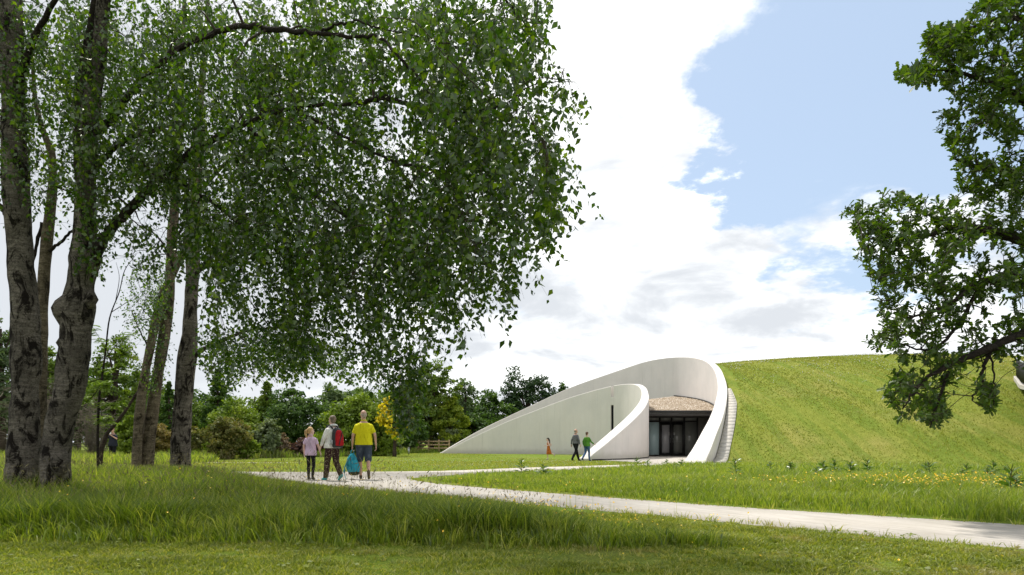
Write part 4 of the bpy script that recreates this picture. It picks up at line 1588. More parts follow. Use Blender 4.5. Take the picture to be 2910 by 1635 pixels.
def bgtree(name, cat, label, cx, top, hw, d, style, key, lift=.12, n=2600, cardpx=7.5, thin=1.0, trunk=True, group=None, ry=None):
    x = (cx * DS - CX) / F * d
    ztop = CAMH - (top * DS - HY) / F * d
    rx = hw * DS / F * d
    ry = ry or rx * .9
    root = empty(name, (x, d, 0), label, cat, group)
    card = cardpx * .86 / F * d
    n = int(n * 2.7)
    ncl = max(24, int(150 * thin))
    c, s = clumps(ncl, style, ztop, ztop * lift, rx, ry)
    m = rng.multinomial(n, np.ones(ncl) / ncl)
    rep = np.repeat(np.arange(ncl), m)
    pos = c[rep] + unit(rng.normal(0, 1, (n, 3))) * (s[rep] * rng.random(n) ** .4)[:, None] * np.array([1.15, 1.15, .7])
    pos[:, 2] = np.maximum(pos[:, 2], .12)
    sz = card * rng.uniform(.6, 1.5, n)
    outw = pos - np.array([0, 0, ztop * .45])
    nr = unit(outw) + rng.normal(0, .55, (n, 3)) + np.array([0, 0, .5])
    ax = rng.normal(0, 1, (n, 3))
    tone = rng.normal(0, .16, ncl)[rep]
    mb = MB()
    leaves(mb, pos, ax, nr, sz, CARD_T, CARD_F, np.clip(rng.normal(.45, .2, n) + tone, 0, 1))
    mb.build('crown' if cat == 'tree' else 'foliage', fol(key), root, kind='stuff')
    mb = MB()
    r0 = max(.05, .035 * ztop) if cat == 'tree' else .05
    tube(mb, catmull([[0, 0, -.1], [.1 * rx * .3, 0, ztop * .3], [0, .05, ztop * .6], [0, 0, ztop * .9]], 4), np.linspace(r0, r0 * .2, 13), 8, wob=.1)
    nb = 14 if cat == 'tree' else 8
    for k in rng.choice(ncl, min(nb, ncl), replace=False):
        e = c[k]
        z = min(max(e[2] * .62, .15), ztop * .8)
        a = np.array([0, 0, z])
        tube(mb, [a, a + (e - a) * .5 + np.array([0, 0, .06 * ztop]), e], [r0 * .4, r0 * .22, r0 * .08], 5, cap=False)
    mb.build('trunk' if cat == 'tree' else 'stems', M_BROWNBARK, root, smooth=True)
    return root


def twigshrub(label, cx, top, hw, d, n=420):
    """bare twiggy shrub"""
    x = (cx * DS - CX) / F * d
    ztop = CAMH - (top * DS - HY) / F * d
    rx = hw * DS / F * d
    root = empty('bare_shrub', (x, d, 0), label, 'shrub', None)
    mb = MB()
    for k in range(n):
        a = rng.uniform(0, 2 * np.pi)
        q = rng.random() ** .6
        e = np.array([np.cos(a) * q * rx, np.sin(a) * q * rx * .8, ztop * rng.uniform(.25, 1) * (1 - .3 * q ** 2)])
        r = .009 / 50 * d * rng.uniform(.7, 1.8)
        if k > n * .3:      # crossing side twigs
            c = e + np.cumsum(rng.normal(0, .09 * ztop, (4, 3)), 0) * np.array([1, 1, .6])
            r *= .7
        else:
            c = np.array([e * np.array([t ** 1.5, t ** 1.5, t]) for t in (0, .25, .5, .75, 1)]) + rng.normal(0, .035 * ztop, (5, 3))
        c[:, 2] = np.maximum(c[:, 2], .02)
        tube(mb, c, np.linspace(r * 1.6, r * .4, len(c)), 3, cap=False, rnd=rng.random())
    mb.build('branches', plain('grey_twigs_%d' % cx, (.16, .135, .105), .9, .1), root, kind='stuff')
    return root


T, S = 'tree', 'shrub'
bgtree('willow_tree', T, 'tall grey green tree at the far left edge behind the trunks', 2, 792, 70, 52, 'round', 'grey', .05, 4200)
bgtree('broadleaf_tree', T, 'mid green broadleaf tree seen between the two thick birch trunks', 118, 862, 62, 62, 'round', 'mid', .05, 3000)
bgtree('birch_tree', T, 'tall weeping tree behind the rowan sapling, highest left of the slim birches', 290, 846, 78, 50, 'round', 'mid', .03, 4600)
bgtree('broadleaf_tree', T, 'shadowy tree behind the bare grey shrub at left', 195, 905, 60, 66, 'round', 'dark', .02, 2600)
bgtree('conifer_tree', T, 'narrow dark conifer visible just left of the upright slim birches', 425, 962, 36, 64, 'cone', 'dark', .04, 2200)
bgtree('broadleaf_tree', T, 'low dark tree between the slim birches', 385, 985, 55, 70, 'round', 'dark', .02, 1800)
bgtree('conifer_tree', T, 'dark pointed conifer right of the birch with the dark side stem', 548, 930, 50, 66, 'cone', 'dark', .03, 3000)
bgtree('conifer_tree', T, 'bright green layered conifer behind the copper shrub', 590, 1002, 80, 56, 'layer', 'bright', .03, 3600)
bgtree('broadleaf_tree', T, 'green pointed tree left of the broad dark yew', 672, 962, 52, 70, 'cone', 'mid', .05, 2600)
bgtree('yew_tree', T, 'broad dark yew behind the girl in the lilac shirt', 738, 975, 80, 58, 'dome', 'dark', .0, 5200)
bgtree('broadleaf_tree', T, 'loose grey green tree rising behind the walkers', 838, 958, 58, 82, 'round', 'grey', .1, 2400)
bgtree('conifer_tree', T, 'light green feathery conifer directly behind the couple with backpacks', 895, 998, 100, 52, 'layer', 'bright', .0, 6000, 8)
bgtree('conifer_tree', T, 'small light green conifer just left of the yellow flowering tree', 955, 1050, 45, 51, 'cone', 'bright', .0, 2200)
bgtree('laburnum_tree', T, 'tree covered in bright yellow blossom', 992, 988, 48, 48.5, 'round', 'yellow', .28, 2600)
bgtree('broadleaf_tree', T, 'tallest rounded green tree, right of the yellow blossom', 1085, 905, 62, 72, 'dome', 'mid', .02, 4800)
bgtree('broadleaf_tree', T, 'dark green tree filling in below the yellow blossom', 1030, 1010, 50, 66, 'round', 'dark', .0, 2200)
bgtree('maple_tree', T, 'lime green spreading tree in layers left of the concrete tip', 1130, 1000, 56, 72, 'layer', 'lime', .08, 3400, 7)
bgtree('birch_tree', T, 'pale grey green open tree behind the lime green one', 1172, 952, 42, 92, 'round', 'grey', .25, 1300, 6.5)
bgtree('oak_tree', T, 'dark green oak rising behind the low end of the concrete wall', 1238, 978, 62, 80, 'round', 'dark', .0, 3600)
bgtree('conifer_tree', T, 'small blue green fir in front of the dark pine', 1302, 1012, 42, 84, 'cone', 'pine', .0, 2000)
bgtree('pine_tree', T, 'dark pine with a flat clumped top, highest tree beside the pavilion', 1325, 936, 72, 92, 'round', 'pine', .2, 3600, 6.5)
bgtree('pine_tree', T, 'dark pine trailing off low to the right of the clumped pine', 1380, 972, 48, 93, 'round', 'pine', .0, 2200, 6.5)
bgtree('oak_tree', T, 'rounded small treetop closest to the rising concrete edge', 1414, 957, 26, 95, 'round', 'dark', .3, 1100, 6)
bgtree('oak_tree', T, 'dark low tree under the pines behind the concrete wall', 1195, 1030, 60, 76, 'round', 'dark', .0, 2600)
bgtree('broadleaf_tree', T, 'dark tree behind the layered conifer and the copper shrub', 490, 1000, 55, 74, 'round', 'mid', .0, 2200)
bgtree('broadleaf_tree', T, 'dark distant tree at the far left behind the grey green one', 50, 930, 70, 75, 'round', 'dark', .0, 2200)
bgtree('broadleaf_tree', T, 'distant green tree behind the photographer', 260, 990, 70, 72, 'round', 'dark', .0, 2400)

bgtree('broadleaf_tree', T, 'broad mid green tree behind the leaning pair of slim birches', 350, 925, 90, 82, 'dome', 'mid', .0, 3000)
bgtree('broadleaf_tree', T, 'dark broad tree far behind the two thick trunks', 150, 885, 95, 88, 'dome', 'dark', .0, 3000)
bgtree('broadleaf_tree', T, 'far tree filling the gap left of the dark yew', 640, 985, 90, 92, 'dome', 'mid', .0, 3000)
bgtree('broadleaf_tree', T, 'far green tree behind the light green feathery conifer', 900, 975, 100, 92, 'dome', 'mid', .0, 3200)
bgtree('broadleaf_tree', T, 'far dark tree between the tall rounded tree and the blossom', 1010, 968, 80, 95, 'dome', 'dark', .0, 2600)
bgtree('broadleaf_tree', T, 'far dark tree closing the gap below the pale open tree', 1160, 985, 70, 96, 'dome', 'dark', .0, 2400)
bgtree('broadleaf_tree', T, 'far tree behind the pointed dark conifer', 520, 985, 80, 94, 'dome', 'dark', .0, 2600)
twigshrub('large bare grey shrub between the thick birch trunks', 95, 935, 60, 38, 620)
twigshrub('brownish bare shrub behind the rowan sapling', 232, 1000, 42, 40, 460)

bgtree('copper_shrub', S, 'rounded copper and green shrub left of the walkers', 568, 1046, 66, 41, 'round', 'copper', .0, 3600, 7)
bgtree('laurel_shrub', S, 'leafy yellow green shrub right beside the photographer', 322, 1046, 34, 38, 'round', 'bright', .0, 1700, 9)
bgtree('copper_shrub', S, 'rust tinted shrub seen between the slim birches', 402, 1062, 44, 43, 'round', 'rust', .0, 2000, 7)
bgtree('elder_shrub', S, 'light green loose shrub with pale flowers behind the girl', 672, 1048, 38, 45, 'round', 'silver', .0, 1700, 8)
bgtree('berberis_shrub', S, 'pinkish brown low shrub next to the purple hedge', 705, 1092, 26, 46, 'round', 'pink', .0, 1100, 6)
bgtree('berberis_shrub', S, 'purple leaved hedge behind the girl and the woman', 765, 1098, 50, 47, 'round', 'purple', .0, 2000, 6)
bgtree('willow_shrub', S, 'grey green shrub below the yellow blossom', 975, 1085, 42, 64, 'round', 'silver', .0, 1900, 6)
bgtree('willow_shrub', S, 'grey green shrub left of the timber fence', 1040, 1095, 38, 71, 'round', 'silver', .0, 1500, 6)
bgtree('willow_shrub', S, 'grey green shrub behind the timber fence by the concrete tip', 1135, 1078, 52, 72, 'round', 'silver', .0, 2400, 6)
bgtree('laurel_shrub', S, 'dark green low bush at the foot of the light conifer', 920, 1105, 40, 50, 'round', 'dark', .0, 1200, 7)
bgtree('laurel_shrub', S, 'low green bush right of the copper shrub', 620, 1098, 40, 42, 'round', 'bright', .0, 1200, 7)
bgtree('copper_shrub', S, 'small copper bush at the foot of the dark conifer', 480, 1075, 42, 46, 'round', 'copper', .0, 1400, 7)


# ------------------------------------------------------------------ rowan sapling and leaning stem
def rowan():
    d = 17.0
    b = np.array([*PD(248, 1180, d)[:2], 0])
    root = empty('rowan_sapling', b, 'slender rowan sapling with bright feathered leaves beside the photographer', 'tree')
    st, lf = MB(), MB()
    main = catmull([[b[0], b[1], -.05], PD(246, 1100, d), PD(250, 1000, d), PD(258, 940, d), PD(266, 880, d), PD(276, 800, d), PD(300, 735, d), PD(314, 680, d), PD(343, 640, d)], 5)
    tube(st, main, np.linspace(.036, .005, len(main)), 7, wob=.1)
    tips = [(main[14], PD(225, 960, d), PD(200, 940, d)), (main[16], PD(285, 930, d), PD(310, 900, d)), (main[10], PD(280, 1020, d - .3), PD(305, 1010, d - .4)), (main[20], PD(250, 850, d), PD(230, 820, d)), (main[12], PD(220, 1010, d), PD(205, 1000, d)),
            (main[18], PD(300, 860, d), PD(330, 840, d)), (main[15], PD(262, 970, d - .4), PD(285, 960, d - .8)), (main[9], PD(262, 1060, d), PD(280, 1050, d)), (main[26], PD(320, 760, d), PD(345, 740, d)), (main[28], PD(300, 700, d), PD(292, 660, d))]
    LPp, LAa, LNn = [], [], []
    for i, (a, m, e) in enumerate(tips):
        c = catmull([a, m, e], 5)
        tube(st, c, np.linspace(.012, .004, len(c)), 4, cap=False)
        if i >= 8:
            continue
        for t in range(3, len(c)):
            for q in range(3):
                rd = unit(rng.normal(0, 1, 3) + np.array([0, -.3, .1]))
                rd[2] *= .3
                for k in range(7):
                    p = c[t] + rd * (.05 + k * .034) + np.array([0, 0, -.0016 * k * k])
                    sd = unit(np.cross(rd, [0, 0, 1.]))
                    for sgn in (-1, 1):
                        LPp.append(p)
                        LAa.append(sd * sgn + rd * .5 + np.array([0, 0, -.15]))
                        LNn.append([rng.normal(0, .2), rng.normal(0, .2), 1])
    LPp, LAa, LNn = map(np.array, (LPp, LAa, LNn))
    leaves(lf, LPp, LAa, LNn, rng.uniform(.06, .085, len(LPp)), [(x * .62, y, z) for x, y, z in BIRCH_T], BIRCH_F, rng.random(len(LPp)))
    shifted(st, b).build('stem', M_BRANCH, root, smooth=True)
    shifted(lf, b).build('crown', leafmat('rowan_leaves', ramp3((.08, .14, .012), (.12, .19, .02), (.17, .24, .03)), .45, (1.4, 1.5, .5), .04, .4), root, kind='stuff')
    # a leaning bare stem next to it
    b2 = np.array([*PD(249, 1170, 20)[:2], 0])
    r2 = empty('leaning_stem', b2, 'bare leaning stem slanting up to the right over the photographer', 'tree')
    m = MB()
    c = catmull([[b2[0], b2[1], -.05], PD(254, 1135, 20), PD(262, 1112, 20), PD(270, 1090, 20), PD(284, 1074, 20), PD(313, 1038, 20), PD(347, 986, 20), PD(380, 945, 20)], 5)
    tube(m, c, np.linspace(.075, .03, len(c)), 8, wob=.15)
    shifted(m, b2).build('trunk', M_BROWNBARK, r2, smooth=True)
    for q in (14, 20, 25):
        e = c[q] + np.array([rng.uniform(-.3, .5), 0, rng.uniform(.3, .8)])
        m = MB()
        tube(m, [c[q], (c[q] + e) / 2 + np.array([.05, 0, 0]), e], [.02, .012, .006], 5)
        shifted(m, b2).build('branch', M_BROWNBARK, r2)


rowan()


# tall weeds along the foot of the trees
def verge():
    mb = MB()
    q = np.vstack([rng.uniform((-37, 36), (-12, 50), (2600, 2)), rng.uniform((-20, 40), (-5, 72), (2800, 2))])
    far_edge = np.interp(q[:, 0], [-37, -24, -18, -12, -9.6, -5], [36, 38.5, 40.5, 47.5, 63, 66])
    q = q[(q[:, 1] > far_edge)]
    nz = np.array([mnoise.noise(Vector((a * .35, b * .35, 2.2))) for a, b in q])
    tufts(mb, q, 0.0, 9, .28, np.clip(.45 + .7 * nz, .12, 1.15), .045, .7, np.clip(.5 + .5 * nz + rng.normal(0, .15, len(q)), 0, 1), .2)
    mb.build('undergrowth', leafmat('verge_weeds', ramp3((.07, .12, .016), (.14, .20, .03), (.26, .27, .09)), .45, (1.3, 1.35, .5), .02, .5), kind='stuff')


verge()

# ------------------------------------------------------------------ timber fence and bollard
def fence():
    pts = [PD(x, 1139, 66.5) * np.array([1, 1, 0]) for x in (1052, 1078, 1104, 1130)]
    root = empty('timber_fence', pts[0], 'low timber post and rail fence left of the concrete tip', 'fence')
    for p in pts:
        mb = MB()
        box(mb, p - pts[0] + np.array([0, 0, .62]), (.14, .14, 1.3), bev=.02)
        mb.build('post', M_WOOD, root)
    for a, b in zip(pts[:-1], pts[1:]):
        for z in (.45, .78, 1.1):
            mb = MB()
            m = (a + b) / 2 - pts[0]
            box(mb, m + np.array([0, -.09, z]), (np.linalg.norm(b - a) - .01, .04, .13), math.atan2(b[1] - a[1], b[0] - a[0]), bev=.008)
            mb.build('rail', M_WOOD, root)


fence()
bp = G(1161.5, 57)
bol = empty('bollard_light', bp, 'short grey bollard on the lawn left of the concrete tip', 'bollard')
mb = MB()
tube(mb, [(0, 0, -.02), (0, 0, .52)], .075, 14)
mb.build('post', M_STEEL, bol, smooth=True)
mb = MB()
tube(mb, [(0, 0, .525), (0, 0, .585), (0, 0, .60)], [.085, .085, .05], 14)
mb.build('cap', plain('bollard_cap', (.18, .18, .19), .5, .4), bol, smooth=True)


# ================================================================== GRASS
px_line = ([-2000, 600, 700, 850, 1000, 1150, 1300, 1500, 1700, 1900], [1290, 1320, 1340, 1366, 1388, 1394, 1404, 1430, 1476, 1548])


def near_path(x, y):
    pts = PATH_C[::2]
    d = np.empty(len(x))
    for a in range(0, len(x), 20000):
        d[a:a + 20000] = np.hypot(x[a:a + 20000, None] - pts[None, :, 0], y[a:a + 20000, None] - pts[None, :, 1]).min(1)
    return d


def on_path(x, y):
    return inpoly(x, y, PATH_C)


PLAZA = [(5.0, 38.0), (6.1, 35.0), (6.4, 32.0), (7.0, 30.3), (8.6, 30.4), (11.5, 35), (14.2, 42), (15, 48), (9.5, 49.5), (8.2, 43)]


def nzv(x, y, s, o=0.0):
    return np.array([mnoise.noise(Vector((a * s, b * s, o))) for a, b in zip(x, y)])


# tall meadow grass round the birches; it thins and shortens towards the path
def meadow():
    mb, ms = MB(), MB()
    for (y0, y1), n, per, rad, wd in (((0, 8.0), 2600, 14, .07, .0105), ((8.0, 11), 2700, 12, .08, .011), ((11, 15), 3000, 10, .10, .013), ((15, 24), 3600, 9, .14, .018), ((24, 48), 4200, 8, .22, .03)):
        q = np.vstack([sample_poly(GRASS_EDGE, n * 2), rng.uniform((-8 if y0 < 10 else -17 if y0 < 20 else -36, 6.6), (2, 15 if y0 < 14 else 46), (n * 30, 2))])
        jag = .26 * np.array([mnoise.noise(Vector((a * 2.1, 0, 7))) + .6 * mnoise.noise(Vector((a * 6.1, 0, 3))) for a in q[:, 0]])
        k = inpoly(q[:, 0], q[:, 1] + np.where(q[:, 1] < 7.8, jag, 0), GRASS_EDGE) & (q[:, 1] >= y0) & (q[:, 1] < y1) & ~on_path(q[:, 0], q[:, 1]) & (np.abs(q[:, 0]) < q[:, 1] * .80 + 1.0)
        q = q[k][:n]
        px = CX + q[:, 0] / q[:, 1] * F
        limh = CAMH - q[:, 1] * (np.interp(px, *px_line) - HY) / F
        nz = nzv(q[:, 0], q[:, 1], 1.1) + .5 * nzv(q[:, 0], q[:, 1], 3.7, 3.3)
        tall = np.clip(.36 + .26 * nz + .26 * np.clip((q[:, 1] - 11) / 7, 0, 1) * np.clip((720 - px) / 200, 0, 1), .12, .85)
        h = np.clip(np.minimum(tall, np.maximum(limh, .10)), .08, .85)
        tone = .42 + .32 * nzv(q[:, 0], q[:, 1], .6, 5.0) + rng.normal(0, .24, len(q))
        tufts(mb, q, 0.0, per, rad, h, wd * 1.12, .8, tone, .25)
    FAR = np.array([(-15.5, 27.5), (-15.0, 32.6), (-16, 37.5), (-36, 43), (-46, 34), (-26, 32)])
    q = sample_poly(FAR, 2600)
    tufts(mb, q, 0.0, 9, .24, np.clip(.5 + .25 * nzv(q[:, 0], q[:, 1], .8), .25, .8), .034, .7, np.clip(rng.normal(.55, .22, len(q)), 0, 1), .22)
    xs_ = rng.uniform(-5.4, 2.0, 900)
    ys_ = np.interp(xs_, [-5.4, -3, -1.2, .2, 1.75], [7.27, 7.0, 6.9, 6.85, 6.75]) - np.abs(rng.normal(0, .16, 900)) - .12 * nzv(xs_, xs_ * 0, 1.4, 4.4)
    q = np.column_stack([xs_, ys_])
    tufts(mb, q, 0.0, 10, .06, rng.uniform(.07, .26, 900), .0095, 1.1, rng.normal(.42, .2, 900), .2)
    # flowering stalks with seed heads
    n = 3800
    q = sample_poly(GRASS_EDGE, n * 5)
    q = np.vstack([q, rng.uniform((-7, 8.0), (.8, 16), (n * 2, 2))])
    k = inpoly(q[:, 0], q[:, 1], GRASS_EDGE) & (q[:, 1] > 8.0) & (q[:, 1] < 30) & ~on_path(q[:, 0], q[:, 1]) & (np.abs(q[:, 0]) < q[:, 1] * .8)
    q = q[k][:n]
    px = CX + q[:, 0] / q[:, 1] * F
    lim = np.interp(px, [-400, 500, 700, 1000, 1150, 1350, 1500, 1700], [.80, .80, .92, .92, .64, .47, .42, .25])
    h = lim * rng.uniform(.45, 1.0, len(q)) ** 1.3
    blades(ms, q, 0.0, h, np.maximum(.0022, q[:, 1] * .00026), .7, rng.random(len(q)))
    tip = ms.v[-1].reshape(-1, 5, 3)[:, 4]
    dn = unit(tip - ms.v[-1].reshape(-1, 5, 3)[:, 2])
    k = rng.random(len(tip)) < .85
    leaves(ms, tip[k], dn[k] + rng.normal(0, .35, (k.sum(), 3)), rng.normal(0, 1, (k.sum(), 3)), rng.uniform(.03, .075, k.sum()),
           [(0, -.2, 0), (-.10, .3, 0), (0, 1, 0), (.10, .3, 0), (0, .3, .10), (0, .3, -.10)], [(0, 3, 1), (1, 3, 2), (0, 5, 4), (5, 2, 4)], rng.random(k.sum()))
    mb.build('meadow_grass', M_TALL_BLADE, kind='stuff')
    ms.build('grass_seed_heads', M_SEED, kind='stuff')


meadow()

RIGHT_MEADOW = np.array([(-2.3, 18.6), (-1.6, 17.1), (-.6, 15.6), (3.2, 11.2), (6.3, 8.6), (13, 2.8), (26, 14), (24, 24), (14, 26), (9, 29), (6.5, 27.8), (3.4, 25.2), (.7, 22.8), (-1.5, 20.7), (-2.2, 19.6)])


def right_meadow():
    mb = MB()
    q = np.vstack([sample_poly(RIGHT_MEADOW, 9000), rng.uniform((-2, 8), (11, 18), (16000, 2))])
    k = inpoly(q[:, 0], q[:, 1], RIGHT_MEADOW) & ~on_path(q[:, 0], q[:, 1]) & (np.abs(q[:, 0]) < q[:, 1] * .8 + .8)
    q = q[k][:14500]
    far = np.clip((q[:, 0] - 1) / 6, 0, 1)
    nz = nzv(q[:, 0], q[:, 1], .8, 2.0) + .5 * nzv(q[:, 0], q[:, 1], 2.9, 6.0)
    e = np.clip(near_path(q[:, 0], q[:, 1]) / 1.0, .4, 1)
    h = np.clip((.16 + .12 * far + .13 * nz) * e, .05, .5)
    w = np.maximum(.010, q[:, 1] * .00115)
    tufts(mb, q, 0.0, 9, .10 + q[:, 1] * .004, h, w, .8, .55 + .30 * nzv(q[:, 0], q[:, 1], .5, 9.0) + rng.normal(0, .16, len(q)), .2)
    mb.build('meadow_grass', leafmat('sunny_meadow_blades', ramp3((.085, .15, .012), (.205, .275, .03), (.37, .39, .10)), .45, (1.35, 1.4, .45), .04, .45), kind='stuff')
    ms = MB()
    q = sample_poly(RIGHT_MEADOW, 1500)
    q = q[(np.abs(q[:, 0]) < q[:, 1] * .8) & ~on_path(q[:, 0], q[:, 1])]
    blades(ms, q, 0.0, rng.uniform(.2, .55, len(q)), q[:, 1] * .00032, .5, rng.random(len(q)))
    ms.build('grass_stalks', M_SEED, kind='stuff')


right_meadow()


def path_edges():
    mb = MB()
    c = PATH_C
    nx_ = np.roll(c, -1, 0)
    seg = np.linalg.norm(nx_ - c, axis=1)
    q, dd = [], []
    for a, b, l in zip(c, nx_, seg):
        if a[1] > 34 or a[0] > 12 or a[0] < -14:
            continue
        m = int(l * (16 if a[1] < 16 else 8))
        t = rng.random(m)[:, None]
        q.append(a + (b - a) * t + rng.normal(0, .05, (m, 2)))
    q = np.vstack(q)
    q = q[np.abs(q[:, 0]) < q[:, 1] * .8]
    tufts(mb, q, 0.0, 8, .05 + .06 * rng.random(len(q)) ** 2, rng.uniform(.04, .13, len(q)), np.maximum(.009, q[:, 1] * .0010), 1.2, rng.normal(.55, .2, len(q)), .2)
    mb.build('edge_grass', M_LAWN_BLADE, kind='stuff')


path_edges()


def lawns():
    # short mown grass in front and between the path and the tall grass
    mb = MB()
    q = rng.uniform((-5.6, 4.6), (6.4, 9.6), (60000, 2))
    k = ~on_path(q[:, 0], q[:, 1]) & (q[:, 0] * .66 + q[:, 1] * .75 < 8.2) & (np.abs(q[:, 0]) < q[:, 1] * .78 + .5)
    k &= ~inpoly(q[:, 0], q[:, 1], GRASS_EDGE) | (rng.random(len(q)) < .1)
    nz = nzv(q[:, 0], q[:, 1], 1.5, 3.0) + .6 * nzv(q[:, 0], q[:, 1], 5.0, 2.0)
    bare = nzv(q[:, 0] * .5, q[:, 1] * 1.6, 1.1, 12.0)
    k &= rng.random(len(q)) < np.clip(1.0 - 3.2 * (bare - .12), .08, 1)
    q, nz, bare = q[k][:17000], nz[k][:17000], bare[k][:17000]
    h = np.clip(.050 + .045 * nz, .014, .15)
    tufts(mb, q, 0.0, 8, .040, h, .010, 1.2, np.clip(.45 - .25 * nz + .5 * np.clip(bare, -.3, 1) + rng.normal(0, .2, len(q)), 0, 1), .25)
    w_ = rng.uniform((-5, 5), (6, 7.6), (900, 2))
    w_ = w_[(nzv(w_[:, 0], w_[:, 1], .8, 21.0) > .05) & ~on_path(w_[:, 0], w_[:, 1]) & (np.abs(w_[:, 0]) < w_[:, 1] * .78)]
    nn3 = len(w_) * 3
    an = rng.uniform(0, 6.28, nn3)
    leaves(mb, np.column_stack([np.repeat(w_, 3, 0), rng.uniform(.03, .07, nn3)]), np.column_stack([np.cos(an), np.sin(an), np.full(nn3, .1)]), np.tile([0, 0, 1.0], (nn3, 1)) + rng.normal(0, .3, (nn3, 3)), rng.uniform(.02, .045, nn3), [(x * 1.3, y, z) for x, y, z in BIRCH_T], BIRCH_F, rng.uniform(.0, .4, nn3))
    # far mown lawn towards the pavilion
    q = rng.uniform((-24, 22), (24, 66), (150000, 2))
    k = ~on_path(q[:, 0], q[:, 1]) & ~inpoly(q[:, 0], q[:, 1], np.array(PLAZA)) & ~inpoly(q[:, 0], q[:, 1], GRASS_EDGE) & ~inpoly(q[:, 0], q[:, 1], RIGHT_MEADOW) & (mound_h(q[:, 0], q[:, 1]) < .05)
    k &= ~inpoly(q[:, 0], q[:, 1], np.vstack([i_outer, ic[::-1, :2]])) & ~inpoly(q[:, 0], q[:, 1], np.vstack([o_outer, oc[::-1, :2]]))
    dn = np.where(q[:, 1] < 37, 1.0, .35)
    k &= rng.random(len(q)) < dn
    inner = inpoly(q[:, 0], q[:, 1], np.vstack([i_outer[int(len(ic) * .45):], oc[int(len(oc) * .45):][::-1, :2]]))
    q = q[k & ~inner][:60000]
    h = np.where(q[:, 1] < 36, .07, .045) * rng.uniform(.5, 1.4, len(q))
    blades(mb, q, 0.0, h, q[:, 1] * .00095 * rng.uniform(.7, 1.5, len(q)), .8, np.clip(rng.normal(.55, .22, len(q)), 0, 1))
    mb.build('lawn_grass', M_LAWN_BLADE, kind='stuff')
    # turf on the mound
    mb = MB()
    q = rng.uniform((10, 30), (54, 72), (260000, 2))
    z = mound_h(q[:, 0], q[:, 1])
    k = (z > .05) & ~in_pit(q[:, 0], q[:, 1]) & (np.abs(q[:, 0]) < q[:, 1] * .8)
    dm = np.full(len(q), 9.0)
    kk = np.where(k)[0]
    for a in range(0, len(kk), 20000):
        i = kk[a:a + 20000]
        dm[i] = np.hypot(q[i, 0, None] - o_outer[None, :, 0], q[i, 1, None] - o_outer[None, :, 1]).min(1)
    k &= dm > .74
    q, z = q[k][:95000], z[k][:95000]
    nz = nzv(q[:, 0], q[:, 1], .35, 8.0)
    blades(mb, q, z, np.clip(.075 + .025 * nz, .04, .14) * rng.uniform(.5, 1.3, len(q)), q[:, 1] * .0012 * rng.uniform(.7, 1.5, len(q)), .8, np.clip(rng.normal(.45, .15, len(q)) + .22 * nz + .22 * np.sin(q[:, 0] * 2.2 + q[:, 1] * .55 + 1.6 * nz) + .30 * np.clip((z - 5) / 3, 0, 1), 0, 1))
    mb.build('slope_grass', M_MOUND_BLADE, kind='stuff')
    # white clover heads on the slope and in the lawn before the pavilion
    mb = MB()
    m = nzv(q[:, 0], q[:, 1], .45, 1.0)
    w = np.where((z > 4.6) & (rng.random(len(q)) < np.clip(.16 * (m + .25) * (z - 4.0), 0, .5)))[0][:4200]
    p = np.column_stack([q[w], z[w] + rng.uniform(.06, .14, len(w))])
    r_ = rng.uniform((-6, 24), (6, 37), (500, 2))
    r_ = r_[~on_path(r_[:, 0], r_[:, 1]) & ~inpoly(r_[:, 0], r_[:, 1], RIGHT_MEADOW)]
    p = np.vstack([p, np.column_stack([r_, rng.uniform(.05, .09, len(r_))])])
    n = len(p)
    o8 = np.array([(1, 0, 0), (0, 1, 0), (-1, 0, 0), (0, -1, 0), (0, 0, 1.), (0, 0, -1.)])
    f8 = np.array([(0, 1, 4), (1, 2, 4), (2, 3, 4), (3, 0, 4), (1, 0, 5), (2, 1, 5), (3, 2, 5), (0, 3, 5)])
    sz = p[:, 1] * np.where(p[:, 2] > 2, .00055, .00036) * rng.uniform(.6, 1.3, n)
    mb.add((p[:, None] + o8[None] * sz[:, None, None]).reshape(-1, 3), (np.arange(n)[:, None, None] * 6 + f8[None]).reshape(-1, 3), None, np.repeat(rng.random(n), 6))
    mb.build('clover_flowers', M_WHITE_FL, kind='stuff')


lawns()


